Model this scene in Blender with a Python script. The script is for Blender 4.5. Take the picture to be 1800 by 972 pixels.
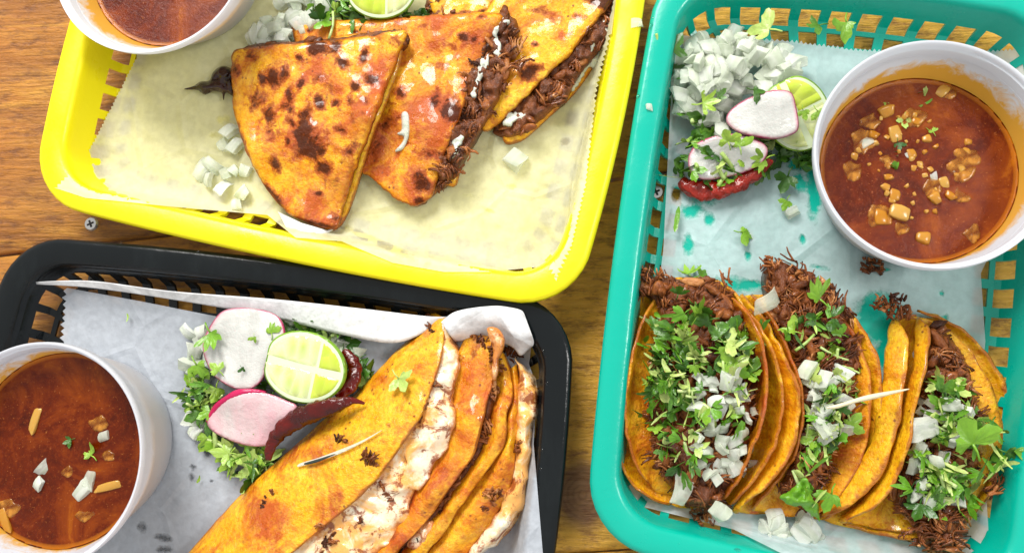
import bpy, bmesh, math, random
import numpy as np
from mathutils import Vector, Matrix, noise, geometry
random.seed(7); rng = np.random.default_rng(7)
scene = bpy.context.scene
for o in list(bpy.data.objects): bpy.data.objects.remove(o)
COL = scene.collection

# ---------------------------------------------------------------- camera, light, exposure
F, DX, DY, H = 1400.0, 150.0, 174.0, 42.0          # focal length in photo pixels, plumb point, height in cm
vdn = Vector((DX, -DY, -F)).normalized()
CM = vdn.rotation_difference(Vector((0, 0, -1))).to_matrix()
MN = np.array(CM)
cam = bpy.data.cameras.new('camera'); co = bpy.data.objects.new('camera', cam); COL.objects.link(co)
co.matrix_world = Matrix.Translation((0, 0, H*.01)) @ CM.to_4x4()
cam.sensor_width = 36; cam.lens = 36*F/1800; cam.clip_start = .01; cam.clip_end = 50
scene.camera = co
world = bpy.data.worlds.new('World'); scene.world = world; world.use_nodes = True
world.node_tree.nodes['Background'].inputs[0].default_value = (1, .985, .96, 1)
world.node_tree.nodes['Background'].inputs[1].default_value = .62
def area(loc, target, size, power, col, sy=None):
    l = bpy.data.lights.new('window_light', 'AREA'); l.energy = power; l.color = col; l.size = size
    if sy: l.shape = 'RECTANGLE'; l.size_y = sy
    o = bpy.data.objects.new('window_light', l); COL.objects.link(o)
    o.location = loc; d = Vector(target)-Vector(loc)
    o.rotation_euler = d.to_track_quat('-Z', 'Y').to_euler()
area((-.50, 1.30, 1.25), (0, 0, 0), .8, 42, (1, .975, .93))
area((1.15, .1, 1.2), (0, 0, 0), .3, 8, (1, .98, .95))
scene.view_settings.view_transform = 'Standard'; scene.view_settings.look = 'None'
scene.view_settings.exposure = .2; scene.view_settings.gamma = 1
scene.render.resolution_x = 1024; scene.render.resolution_y = 552

# ---------------------------------------------------------------- helpers
def PN(px, py, z):
    px = np.asarray(px, float); py = np.asarray(py, float); z = np.asarray(z, float)
    d = np.stack([px-900, 486-py, np.full(px.shape, -F)], -1) @ MN.T
    k = (z-H)/d[..., 2]
    return np.stack([d[..., 0]*k, d[..., 1]*k, z+0*k], -1)
def P(px, py, z): return PN(np.array(px), np.array(py), np.array(z))
def tag(o, label=None, cat=None, group=None, kind=None):
    if label: o['label'] = label
    if cat: o['category'] = cat
    if group: o['group'] = group
    if kind: o['kind'] = kind
    return o
def thing(name, label, cat, px=900, py=500, z=0, group=None):
    o = bpy.data.objects.new(name, None); COL.objects.link(o); o.empty_display_size = .01
    o.location = Vector(P(px, py, z))*.01
    return tag(o, label, cat, group)
def from_bm(name, bm, mat, parent=None, sharp=None):
    """bm in cm, world coordinates"""
    if sharp is not None:
        for e in bm.edges:
            if len(e.link_faces) == 2 and e.calc_face_angle(0) > sharp: e.smooth = False
    for f in bm.faces: f.smooth = True
    me = bpy.data.meshes.new(name)
    if parent is not None: base = Vector(parent.location)
    else:
        vs = [v.co for v in bm.verts]
        base = Vector((sum(v.x for v in vs)/len(vs), sum(v.y for v in vs)/len(vs), min(v.z for v in vs)))*.01
    for v in bm.verts: v.co = v.co*.01-base
    bm.to_mesh(me); bm.free(); me.materials.append(mat)
    o = bpy.data.objects.new(name, me); COL.objects.link(o)
    if parent is not None: o.parent = parent
    else: o.location = base
    return o
def crom(pts, closed, sub=8):
    pts = [np.array(p, float) for p in pts]; n = len(pts); out = []
    rngi = range(n) if closed else range(n-1)
    for i in rngi:
        if closed: p0, p1, p2, p3 = pts[i-1], pts[i], pts[(i+1) % n], pts[(i+2) % n]
        else: p0, p1, p2, p3 = pts[max(i-1, 0)], pts[i], pts[i+1], pts[min(i+2, n-1)]
        for k in range(sub):
            t = k/sub
            out.append(.5*((2*p1)+(p2-p0)*t+(2*p0-5*p1+4*p2-p3)*t*t+(3*p1-p0-3*p2+p3)*t**3))
    if not closed: out.append(pts[-1])
    return np.array(out)
def resample(pts, n, closed=False, smooth=True):
    d = crom(pts, closed) if smooth else np.array(pts, float)
    if closed: d = np.vstack([d, d[:1]])
    s = np.r_[0, np.cumsum(np.linalg.norm(np.diff(d, axis=0), axis=1))]
    q = np.linspace(0, s[-1], n+1)[:-1] if closed else np.linspace(0, s[-1], n)
    return np.stack([np.interp(q, s, d[:, k]) for k in range(d.shape[1])], 1)
def inside(poly, x, y):
    c = np.zeros(x.shape, bool); n = len(poly)
    for i in range(n):
        x1, y1 = poly[i]; x2, y2 = poly[(i+1) % n]
        if y1 == y2: continue
        m = ((y1 > y) != (y2 > y)) & (x < (x2-x1)*(y-y1)/(y2-y1)+x1)
        c ^= m
    return c
def bdist(poly, x, y):
    d = np.full(x.shape, 1e9); n = len(poly)
    for i in range(n):
        a = poly[i]; b = poly[(i+1) % n]; e = b-a; L = e@e+1e-9
        t = np.clip(((x-a[0])*e[0]+(y-a[1])*e[1])/L, 0, 1)
        d = np.minimum(d, np.hypot(x-a[0]-t*e[0], y-a[1]-t*e[1]))
    return d
def nz(x, y, s, seed=0, z=0): return noise.noise(Vector((x*s+seed*13.7, y*s-seed*7.1, z*s+seed*3.3)))
def idw(ctrl, p=2.0):
    c = np.array(ctrl, float)
    def f(x, y):
        x = np.asarray(x, float); y = np.asarray(y, float)
        w = 1/(((x[..., None]-c[:, 0])**2+(y[..., None]-c[:, 1])**2)**(p/2)+1)
        return (w*c[:, 2]).sum(-1)/w.sum(-1)
    return f
def const(z): return lambda x, y: np.full(np.shape(x), float(z))
def blobs(lst):
    """chars: (px,py,rx,ry,angle deg,strength)"""
    def f(x, y):
        v = np.zeros(np.shape(x))
        for b in lst:
            a = math.radians(b[4]) if len(b) > 4 else 0; s = b[5] if len(b) > 5 else 1
            dx = x-b[0]; dy = y-b[1]; u = dx*math.cos(a)+dy*math.sin(a); w = -dx*math.sin(a)+dy*math.cos(a)
            v = np.maximum(v, s*np.exp(-((u/b[2])**2+(w/b[3])**2)))
        return v
    return f
def slab(name, poly, zf, mat, parent=None, step=5, puff=0, pw=20, drop=.2, amp=0, ns=.6, seed=0, smooth=True, wob=0, teeth=None, attr=None, under=0, sharp=None):
    per = crom(poly, True) if smooth else np.array(poly, float)
    L = np.linalg.norm(np.diff(np.vstack([per, per[:1]]), axis=0), axis=1).sum()
    b = resample(poly, max(12, int(L/step)), True, smooth)
    if not smooth:      # keep straight corners
        bb = []
        for i in range(len(poly)):
            a = np.array(poly[i], float); c = np.array(poly[(i+1) % len(poly)], float); m = max(1, int(np.linalg.norm(c-a)/step))
            if teeth and i in teeth:
                tl, th = teeth[i]; m = max(2, int(np.linalg.norm(c-a)/tl)*2); nn = np.array([(c-a)[1], -(c-a)[0]])/np.linalg.norm(c-a)
                for k in range(m): bb.append(a+(c-a)*k/m+nn*(th if k % 2 else 0)*random.uniform(.6, 1.2))
            else:
                for k in range(m): bb.append(a+(c-a)*k/m)
        b = np.array(bb)
    if wob:
        b = b+np.array([[nz(q[0], q[1], .05, seed)*wob+nz(q[0], q[1], .16, seed)*wob*.5, nz(q[0], q[1], .05, seed+5)*wob+nz(q[0], q[1], .16, seed+5)*wob*.5] for q in b])
    x0, y0 = b.min(0); x1, y1 = b.max(0)
    gx, gy = np.meshgrid(np.arange(x0, x1, step), np.arange(y0, y1, step*.87)); gx = gx.copy(); gx[1::2] += step/2
    gx = gx.ravel()+rng.uniform(-.18, .18, gx.size)*step; gy = gy.ravel()+rng.uniform(-.18, .18, gy.size)*step
    m = inside(b, gx, gy); gx, gy = gx[m], gy[m]; m = bdist(b, gx, gy) > step*.55; gx, gy = gx[m], gy[m]
    vx = np.r_[b[:, 0], gx]; vy = np.r_[b[:, 1], gy]; n = len(b)
    res = geometry.delaunay_2d_cdt([Vector((x, y)) for x, y in zip(vx, vy)], [], [list(range(n))], 1, 1e-4)
    X = np.array([v.x for v in res[0]]); Y = np.array([v.y for v in res[0]])
    d = bdist(b, X, Y)
    z = zf(X, Y)
    if puff: z = z+puff*np.sqrt(np.clip(1-(1-np.minimum(d/pw, 1))**2, 0, 1))
    w = PN(X, Y, z)
    if amp:
        fade = np.clip(d/8, .25, 1)
        z = z+np.array([amp*(noise.fractal(Vector((q[0]*ns+seed*9.1, q[1]*ns, seed*3.7)), 1, 2, 3))*f for q, f in zip(w, fade)])
        w = PN(X, Y, z)
    bm = bmesh.new(); bm.verts.layers.float.new('edge'); bm.verts.layers.float.new('char'); le = bm.verts.layers.float['edge']; lc = bm.verts.layers.float['char']
    vs = [bm.verts.new(q) for q in w]
    cv = attr(X, Y) if attr else np.zeros(len(X))
    for i, v in enumerate(vs): v[le] = d[i]; v[lc] = cv[i]
    for f in res[2]:
        try: bm.faces.new([vs[i] for i in f])
        except ValueError: pass
    loose = [v for v in bm.verts if not v.link_faces]
    bmesh.ops.delete(bm, geom=loose, context='VERTS')
    bmesh.ops.recalc_face_normals(bm, faces=bm.faces)
    if sum(f.normal.z for f in bm.faces) < 0: bmesh.ops.reverse_faces(bm, faces=bm.faces)
    if drop:
        tops = list(bm.verts); topf = list(bm.faces); be = [e for e in bm.edges if e.is_boundary]
        cx = sum(v.co.x for v in tops)/len(tops); cy = sum(v.co.y for v in tops)/len(tops); low = {}
        for v in tops:
            q = v.co.copy(); q.z -= drop
            if under: q.x += (cx-q.x)*under; q.y += (cy-q.y)*under
            nv = bm.verts.new(q); nv[le] = v[le]; nv[lc] = v[lc]; low[v] = nv
        for f in topf: bm.faces.new([low[v] for v in reversed(f.verts)])
        for e in be: bm.faces.new((e.verts[0], e.verts[1], low[e.verts[1]], low[e.verts[0]]))
        bmesh.ops.recalc_face_normals(bm, faces=bm.faces)
    return from_bm(name, bm, mat, parent, sharp)
def loft(name, curves, mat, parent=None, n=60, m=24, thick=.17, amp=.05, ns=.5, seed=0, jag=0, bottom=False, attr=None):
    """curves: list of (px points, z(t)); surface runs smoothly through them; thickness added below"""
    t = np.linspace(0, 1, n); C = []
    for pts, zc in curves:
        q = resample(pts, n); z = np.array([zc(a) for a in t]); C.append(PN(q[:, 0], q[:, 1], z))
    C = np.array(C)                                    # k,n,3
    G = []
    for j in range(n): G.append(resample(C[:, j], m, smooth=len(curves) > 2))
    G = np.array(G)                                    # n,m,3
    for j in range(n):
        for i in range(m):
            q = G[j, i]; G[j, i, 2] += amp*nz(q[0], q[1], ns, seed, q[2])
            if jag:
                e = nz(q[0], q[1], 1.6, seed+3)*jag; G[j, i, 0] += e; G[j, i, 1] += nz(q[0], q[1], 1.6, seed+8)*jag
    bm = bmesh.new(); bm.verts.layers.float.new('edge'); bm.verts.layers.float.new('char'); le = bm.verts.layers.float['edge']; lc = bm.verts.layers.float['char']
    V = [[bm.verts.new(G[j, i]) for i in range(m)] for j in range(n)]
    for j in range(n):
        for i in range(m): V[j][i][le] = min(i, m-1-i)/m*100
    for j in range(n-1):
        for i in range(m-1): bm.faces.new((V[j][i], V[j][i+1], V[j+1][i+1], V[j+1][i]))
    bmesh.ops.recalc_face_normals(bm, faces=bm.faces)
    if sum(f.normal.z for f in bm.faces) < 0: bmesh.ops.reverse_faces(bm, faces=bm.faces)
    if bottom:
        be = [e for e in bm.edges if e.is_boundary]; r = bmesh.ops.extrude_edge_only(bm, edges=be)
        nv = [g for g in r['geom'] if isinstance(g, bmesh.types.BMVert)]
        for v in nv: v.co.z = min(v.co.z-.25, .65)
        return from_bm(name, bm, mat, parent)
    o = from_bm(name, bm, mat, parent)
    s = o.modifiers.new('thickness', 'SOLIDIFY'); s.thickness = thick*.01; s.offset = -1
    return o
def tube_bm(bm, path, rad, sides=8, var=0, flat=1.0, layer=None, caps=True, twist=0):
    path = [Vector(p) for p in path]; rings = []
    up = Vector((0, 0, 1))
    for i, p in enumerate(path):
        t = (path[min(i+1, len(path)-1)]-path[max(i-1, 0)]).normalized()
        a = t.cross(up)
        if a.length < .1: a = t.cross(Vector((1, 0, 0)))
        a.normalize(); b = a.cross(t).normalized(); r = rad[i] if hasattr(rad, '__len__') else rad
        ring = []
        for k in range(sides):
            an = 2*math.pi*k/sides+twist*i
            ring.append(bm.verts.new(p+a*math.cos(an)*r+b*math.sin(an)*r*flat))
            if layer: ring[-1][layer] = var
        rings.append(ring)
    for i in range(len(rings)-1):
        for k in range(sides): bm.faces.new((rings[i][k], rings[i][(k+1) % sides], rings[i+1][(k+1) % sides], rings[i+1][k]))
    if caps: bm.faces.new(rings[0][::-1]); bm.faces.new(rings[-1])
    return rings
def sample(poly, n, margin=0):
    b = crom(poly, True); x0, y0 = b.min(0); x1, y1 = b.max(0); out = []
    while len(out) < n:
        x = rng.uniform(x0, x1, n*3); y = rng.uniform(y0, y1, n*3); m = inside(b, x, y)
        if margin: m &= bdist(b, x, y) > margin
        out += list(zip(x[m], y[m]))
    return out[:n]

# ---------------------------------------------------------------- materials
class Mt:
    def __init__(s, name, rough=.5, col=(.8, .8, .8), **kw):
        s.m = bpy.data.materials.new(name); s.m.use_nodes = True; s.t = s.m.node_tree; s.N = s.t.nodes; s.L = s.t.links
        s.b = s.N['Principled BSDF']; s.out = s.N['Material Output']
        s.b.inputs['Base Color'].default_value = (*col, 1); s.b.inputs['Roughness'].default_value = rough
        for k, v in kw.items(): s.b.inputs[k.replace('_', ' ')].default_value = v
        s._c = None
    def n(s, typ, **kw):
        nd = s.N.new(typ)
        for k, v in kw.items():
            if k in nd.inputs.keys(): nd.inputs[k].default_value = v
            else: setattr(nd, k, v)
        return nd
    def co(s):
        if not s._c: s._c = s.n('ShaderNodeTexCoord').outputs['Object']
        return s._c
    def map(s, scale=(1, 1, 1), rot=(0, 0, 0), loc=(0, 0, 0)):
        mp = s.n('ShaderNodeMapping'); mp.inputs['Scale'].default_value = scale; mp.inputs['Rotation'].default_value = rot; mp.inputs['Location'].default_value = loc
        s.L.new(s.co(), mp.inputs[0]); return mp.outputs[0]
    def noise(s, scale, detail=4, rough=.55, vec=None, dist=0):
        nd = s.n('ShaderNodeTexNoise', Scale=scale, Detail=detail, Roughness=rough, Distortion=dist); s.L.new(vec or s.co(), nd.inputs['Vector']); return nd.outputs['Fac']
    def vor(s, scale, vec=None, feature='F1', out='Distance', rnd=1):
        nd = s.n('ShaderNodeTexVoronoi', feature=feature, Scale=scale); nd.inputs['Randomness'].default_value = rnd; s.L.new(vec or s.co(), nd.inputs['Vector']); return nd.outputs[out]
    def ramp(s, f, stops, interp='LINEAR'):
        r = s.n('ShaderNodeValToRGB'); r.color_ramp.interpolation = interp; e = r.color_ramp.elements
        while len(e) < len(stops): e.new(.5)
        for k, (p, c) in enumerate(stops):
            e[k].position = p; e[k].color = (c, c, c, 1) if isinstance(c, (int, float)) else (*c, 1)
        s.L.new(f, r.inputs[0]); return r.outputs[0]
    def mix(s, f, a, b, mode='MIX'):
        nd = s.n('ShaderNodeMix'); nd.data_type = 'RGBA'; nd.blend_type = mode
        for sock, v in ((nd.inputs[0], f), (nd.inputs[6], a), (nd.inputs[7], b)):
            if hasattr(v, 'is_output'): s.L.new(v, sock)
            elif isinstance(v, (int, float)): sock.default_value = v
            else: sock.default_value = (*v, 1)
        return nd.outputs[2]
    def math(s, op, a, b=0, c=None, clamp=False):
        nd = s.n('ShaderNodeMath', operation=op); nd.use_clamp = clamp
        for i, v in enumerate((a, b) if c is None else (a, b, c)):
            if hasattr(v, 'is_output'): s.L.new(v, nd.inputs[i])
            else: nd.inputs[i].default_value = v
        return nd.outputs[0]
    def attr(s, name): return s.n('ShaderNodeAttribute', attribute_name=name).outputs['Fac']
    def bump(s, h, dist=.0005, strength=1):
        nd = s.n('ShaderNodeBump'); nd.inputs['Distance'].default_value = dist; nd.inputs['Strength'].default_value = strength; s.L.new(h, nd.inputs['Height']); s.L.new(nd.outputs[0], s.b.inputs['Normal']); return nd.outputs[0]
    def set(s, k, v):
        if hasattr(v, 'is_output'): s.L.new(v, s.b.inputs[k])
        else: s.b.inputs[k].default_value = v
        return s
def tortilla(name, char=.5, red=.5, warm=0.0, seed=0, charcol=(.055, .012, .004)):
    M = Mt(name, .3); v = M.map(loc=(seed*.37, seed*.21, 0))
    base = M.ramp(M.noise(55, 5, .65, v), [(.3, (.78, .30-.14*warm, .003)), (.48, (.84, .43-.16*warm, .006)), (.7, (.88, .56-.16*warm, .018))])
    speck = M.noise(420, 4, .7, v)
    base = M.mix(M.ramp(speck, [(.35, .65), (.55, 0)]), base, (.58, .16, .004))
    r = M.noise(38, 5, .7, v, .6)
    rf = M.ramp(r, [(.57-.16*red, 0), (.72-.14*red, .9)])
    base = M.mix(rf, base, (.42, .055, .003))
    c = M.noise(95, 4, .62, v, .5); c2 = M.noise(24, 3, .5, v)
    cf = M.math('ADD', M.math('MULTIPLY', c, .75), M.math('MULTIPLY', c2, .45))
    cf = M.ramp(cf, [(.78-.15*char, 0), (.86-.15*char, .75)])
    base = M.mix(cf, base, (.20, .035, .006))
    gate = M.ramp(M.attr('char'), [(.02, .35), (.2, 1)])
    nn = M.math('ADD', M.math('MULTIPLY', M.math('SUBTRACT', M.noise(240, 5, .8, v, .6), .5), 1.6), M.math('MULTIPLY', M.math('SUBTRACT', M.noise(85, 3, .6, v, .8), .5), 1.7))
    ch = M.math('ADD', M.attr('char'), M.math('MULTIPLY', nn, gate))
    base = M.mix(M.ramp(ch, [(.16, 0), (.46, .85)]), base, (.34, .05, .003))
    base = M.mix(M.ramp(ch, [(.48, 0), (.80, .92)]), base, charcol)
    # browned rim
    ed = M.math('ADD', M.math('MULTIPLY', M.attr('edge'), .17), M.math('MULTIPLY', M.math('SUBTRACT', M.noise(120, 4, .6, v), .5), 2.2))
    base = M.mix(M.ramp(ed, [(.0, .8), (.42, 0)]), base, (.33, .075, .006))
    fr = M.vor(230, v); fm = M.noise(45, 3, .6, M.map(loc=(seed, 5, 0))); base = M.mix(M.math('MULTIPLY', M.ramp(fr, [(.10, .85), (.2, 0)]), M.ramp(fm, [(.48, 0), (.58, 1)])), base, (.16, .03, .004))
    M.set('Base Color', base)
    M.set('Roughness', M.ramp(M.noise(140, 5, .7, v), [(.35, .18), (.65, .6)]))
    M.set('Specular IOR Level', M.ramp(ch, [(.4, .36), (.75, .08)])); M.set('Coat Weight', M.ramp(M.noise(110, 4, .7, v), [(.46, .05), (.62, .8)])); M.set('Coat Roughness', .08)
    M.set('Subsurface Weight', .08); M.set('Subsurface Radius', (.004, .002, .001)); M.set('Subsurface Scale', .5)
    h = M.math('ADD', M.math('MULTIPLY', M.noise(90, 5, .7, v), 1), M.math('MULTIPLY', M.noise(450, 4, .7, v), .6))
    M.bump(h, .0016); return M.m
def plastic(name, col, rough=.28, wear=.0):
    M = Mt(name, rough, col); n = M.noise(35, 5, .6)
    M.set('Roughness', M.ramp(n, [(.35, rough*.7), (.7, rough*1.6)])); M.set('Specular IOR Level', .3 if sum(col) < .1 else .45); M.bump(M.noise(120, 5, .7), .00025)
    if wear: M.set('Base Color', M.mix(M.ramp(M.noise(45, 6, .75, M.map((1, .25, 1))), [(.5, 0), (.75, wear)]), col, (.05, .065, .07)))
    return M.m
def paper(name, col, alpha=.3, wet=.5, tl_=.35):
    M = Mt(name, .55, col, Specular_IOR_Level=.35)
    fib = M.noise(260, 6, .75); cl = M.noise(28, 4, .6)
    M.set('Base Color', M.mix(M.ramp(fib, [(.36, .5), (.62, 0)]), col, tuple(c*.55 for c in col)))
    M.bump(M.math('ADD', M.math('MULTIPLY', M.ramp(M.vor(22, None, 'DISTANCE_TO_EDGE'), [(0, 1), (.06, 0)]), .5), M.math('MULTIPLY', M.noise(50, 4, .6), 1.3)), .0011)
    tr = M.n('ShaderNodeBsdfTransparent'); tl = M.n('ShaderNodeBsdfTranslucent'); tl.inputs[0].default_value = (*col, 1)
    m1 = M.n('ShaderNodeMixShader'); m1.inputs[0].default_value = tl_; M.L.new(M.b.outputs[0], m1.inputs[1]); M.L.new(tl.outputs[0], m1.inputs[2])
    wetf = M.math('ADD', M.attr('char'), M.math('MULTIPLY', M.math('MULTIPLY', M.math('SUBTRACT', M.noise(150, 4, .65), .5), 1.3), M.ramp(M.attr('char'), [(.12, 0), (.4, 1)])))
    wet_ = M.ramp(wetf, [(.42, 0), (.80, wet)])
    al = M.math('ADD', M.math('ADD', alpha-.09, M.math('MULTIPLY', fib, .18)), wet_, clamp=True)
    al = M.math('ADD', al, M.math('MULTIPLY', M.math('SUBTRACT', cl, .5), .22), clamp=True)
    m2 = M.n('ShaderNodeMixShader'); M.L.new(al, m2.inputs[0]); M.L.new(m1.outputs[0], m2.inputs[1]); M.L.new(tr.outputs[0], m2.inputs[2])
    M.L.new(m2.outputs[0], M.out.inputs[0]); return M.m
def leafmat(name, a, b):
    M = Mt(name, .35, a); oi = M.n('ShaderNodeObjectInfo').outputs['Random']
    c = M.mix(oi, a, b); M.set('Base Color', M.mix(M.ramp(M.noise(260, 5, .7), [(.35, .6), (.65, 0)]), c, tuple(x*.55 for x in a)))
    M.set('Subsurface Weight', .15); M.set('Subsurface Radius', (.001, .002, .0005)); M.bump(M.noise(240, 3, .6), .0007); M.set('Specular IOR Level', .5)
    return M.m

def m_wood(seed, light):
    M = Mt('stained_wood', .42); v = M.map((1, 8, 8), loc=(seed*.7, seed*1.3, 0)); v2 = M.map((2.5, 30, 20), loc=(seed*.2, seed, 0))
    g = M.noise(7, 6, .65, v, 1.3); g2 = M.noise(14, 5, .7, v2, .4)
    lo, mid, hi = ((.20, .055, .005), (.45, .17, .015), (.72, .38, .05))
    c = M.ramp(g, [(.28, lo), (.48, mid), (.72, hi)])
    c = M.mix(M.ramp(g2, [(.34, .65), (.55, 0)]), c, (.13, .035, .006))
    wv = M.n('ShaderNodeTexWave', wave_type='BANDS', bands_direction='Y', Scale=7.5); wv.inputs['Distortion'].default_value = 7; wv.inputs['Detail'].default_value = 3; wv.inputs['Detail Scale'].default_value = .9
    M.L.new(M.map((.22, 1, 1), loc=(seed, 0, 0)), wv.inputs['Vector'])
    c = M.mix(M.ramp(wv.outputs['Fac'], [(0, .6), (.22, 0)]), c, (.20, .06, .008))
    # stain runs redder toward the left end of the boards, paler and dry to the right
    sep = M.n('ShaderNodeSeparateXYZ'); M.L.new(M.n('ShaderNodeNewGeometry').outputs['Position'], sep.inputs[0])
    fx = M.ramp(M.math('MULTIPLY_ADD', sep.outputs['X'], 2.6, .95), [(0, 0), (1, 1)])
    c = M.mix(fx, M.mix(.30, c, (.40, .12, .008)), M.mix(.68, c, (.86, .50, .05)))
    # knot
    kx, ky = P(1025, 868, 0)[:2]*.01
    dx = M.math('SUBTRACT', sep.outputs['X'], float(kx)); dy = M.math('SUBTRACT', sep.outputs['Y'], float(ky))
    d = M.math('SQRT', M.math('ADD', M.math('MULTIPLY', dx, dx), M.math('MULTIPLY', M.math('MULTIPLY', dy, dy), .8)))
    d = M.math('ADD', d, M.math('MULTIPLY', M.noise(60, 4, .6), .008))
    rings = M.math('ABSOLUTE', M.math('SINE', M.math('MULTIPLY', d, 1100)))
    kc = M.mix(M.math('MULTIPLY', rings, .5), (.11, .045, .018), (.24, .12, .05))
    c = M.mix(M.ramp(d, [(.016, .9), (.0235, 0)]), c, kc)
    M.set('Base Color', c); M.set('Roughness', M.ramp(g, [(.3, .3), (.7, .5)]))
    rg = M.noise(150, 6, .75, M.map((.35, 1, 1))); c2 = M.mix(M.ramp(rg, [(.36, .75), (.52, 0)]), c, (.12, .035, .006)); M.set('Base Color', c2); M.bump(M.math('ADD', M.math('ADD', g2, M.math('MULTIPLY', rg, .8)), M.math('MULTIPLY', wv.outputs['Fac'], .5)), .0016); return M.m
yel_p = plastic('yellow_plastic', (.90, .80, .0), .35); teal_p = plastic('teal_plastic', (.0, .39, .29), .22); blk_p = plastic('black_plastic', (.004, .006, .007), .16, .10)
pap_y = paper('waxed_paper_yellow', (.86, .86, .64), .11, .32); pap_t = paper('waxed_paper_teal', (.80, .90, .94), .22, .8); pap_b = paper('waxed_paper_white', (.66, .71, .78), .17, .6, .25)
pap_flap = paper('waxed_paper_fold', (.92, .93, .94), .0, .2, .12)
t_char = tortilla('griddled_tortilla', .5, .72, .2, 1); t_mid = tortilla('griddled_tortilla_mottled', .55, .9, .3, 2); t_light = tortilla('griddled_tortilla_light', .12, .25, 0, 3)
t_q = tortilla('crisp_tortilla', .5, .9, .2, 4); t_q1 = tortilla('crisp_tortilla_front', .22, .6, .06, 9); t_q2 = tortilla('crisp_tortilla_oily', .6, 1.0, .4, 5); t_taco = tortilla('soft_tortilla', -.25, .3, -0.05, 6); t_tacor = tortilla('soft_tortilla_red', .1, .85, .35, 7)
def m_meat():
    M = Mt('braised_beef', .3); v = M.attr('char')
    c = M.ramp(M.math('ADD', M.math('MULTIPLY', v, .8), M.math('MULTIPLY', M.math('SUBTRACT', M.noise(190, 4), .5), .9)), [(.0, (.045, .010, .002)), (.35, (.17, .045, .009)), (.6, (.32, .10, .022)), (.95, (.62, .30, .11))])
    M.set('Base Color', c); M.bump(M.noise(420, 4, .7), .0009); M.set('Specular IOR Level', .28); M.set('Coat Weight', M.ramp(M.noise(200, 4), [(.5, 0), (.6, .5)])); M.set('Coat Roughness', .08); return M.m
meat = m_meat()
def m_meatbase():
    M = Mt('beef_juices', .3, (.07, .014, .005)); M.set('Base Color', M.ramp(M.noise(130, 6, .7, M.map((1, .35, 1), (0, 0, .8))), [(.3, (.05, .010, .002)), (.55, (.19, .05, .010)), (.8, (.42, .16, .04))])); M.bump(M.noise(200, 5, .75), .002); return M.m
meatb = m_meatbase()
def m_cheese():
    M = Mt('melted_cheese', .25); n = M.noise(75, 5, .65); n2 = M.noise(48, 5, .7, M.map(loc=(3, 1, 0)), .5)
    c = M.ramp(n, [(.3, (.84, .64, .38)), (.6, (.88, .80, .62))]); c = M.mix(M.ramp(n2, [(.42, 0), (.55, .85)]), c, (.82, .36, .03))
    ed = M.math('ADD', M.math('MULTIPLY', M.attr('edge'), .035), M.math('MULTIPLY', M.math('SUBTRACT', M.noise(90, 5, .7), .5), 2.4))
    c = M.mix(M.ramp(ed, [(.02, .85), (.4, 0)]), c, (.50, .15, .015))
    c = M.mix(M.ramp(M.noise(120, 5, .7, M.map(loc=(7, 2, 0)), .6), [(.53, 0), (.60, .9)]), c, (.26, .05, .008)); M.set('Base Color', c)
    M.set('Subsurface Weight', .2); M.set('Subsurface Radius', (.004, .003, .002)); M.set('Coat Weight', .4); M.bump(M.noise(90, 5, .6), .0014); return M.m
cheese = m_cheese(); cheese_w = Mt('stretched_cheese', .25, (.74, .70, .58), Subsurface_Weight=.2, Coat_Weight=.3).m
def m_onion():
    M = Mt('raw_onion', .22, (.8, .8, .8), Specular_IOR_Level=.5); M.set('Transmission Weight', .28); M.set('IOR', 1.2)
    oi = M.n('ShaderNodeObjectInfo').outputs['Random']; st = M.noise(70, 4, .6, M.map((1, 5, 1)))
    M.set('Base Color', M.mix(M.ramp(st, [(.35, 0), (.65, .7)]), M.mix(oi, (.80, .85, .72), (.93, .94, .92)), (.62, .70, .52))); M.bump(M.noise(160, 3, .6, M.map((1, 3, 1))), .0006)
    tr = M.n('ShaderNodeBsdfTransparent'); m = M.n('ShaderNodeMixShader'); M.L.new(M.math('MULTIPLY_ADD', M.math('FRACT', M.math('MULTIPLY', oi, 7.3)), .42, .06), m.inputs[0]); M.L.new(M.b.outputs[0], m.inputs[1]); M.L.new(tr.outputs[0], m.inputs[2]); M.L.new(m.outputs[0], M.out.inputs[0])
    return M.m
onion = m_onion()
onion_o = Mt('oil_soaked_onion', .2, (.75, .45, .05), Subsurface_Weight=.3); onion_o.set('Subsurface Radius', (.003, .002, .0005)); onion_o.set('Base Color', onion_o.mix(onion_o.n('ShaderNodeObjectInfo').outputs['Random'], (.56, .22, .006), (.70, .42, .09))); _t = onion_o.n('ShaderNodeBsdfTransparent'); _x = onion_o.n('ShaderNodeMixShader'); _x.inputs[0].default_value = .3; onion_o.L.new(onion_o.b.outputs[0], _x.inputs[1]); onion_o.L.new(_t.outputs[0], _x.inputs[2]); onion_o.L.new(_x.outputs[0], onion_o.out.inputs[0]); onion_o = onion_o.m
leaf_g = leafmat('cilantro_green', (.13, .34, .012), (.40, .58, .07)); leaf_d = leafmat('cilantro_dark_green', (.025, .10, .008), (.10, .25, .02)); leaf_p = leafmat('cilantro_pale_green', (.34, .52, .08), (.58, .68, .22)); stem_g = leafmat('cilantro_stem_green', (.38, .56, .12), (.60, .72, .32))
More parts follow.
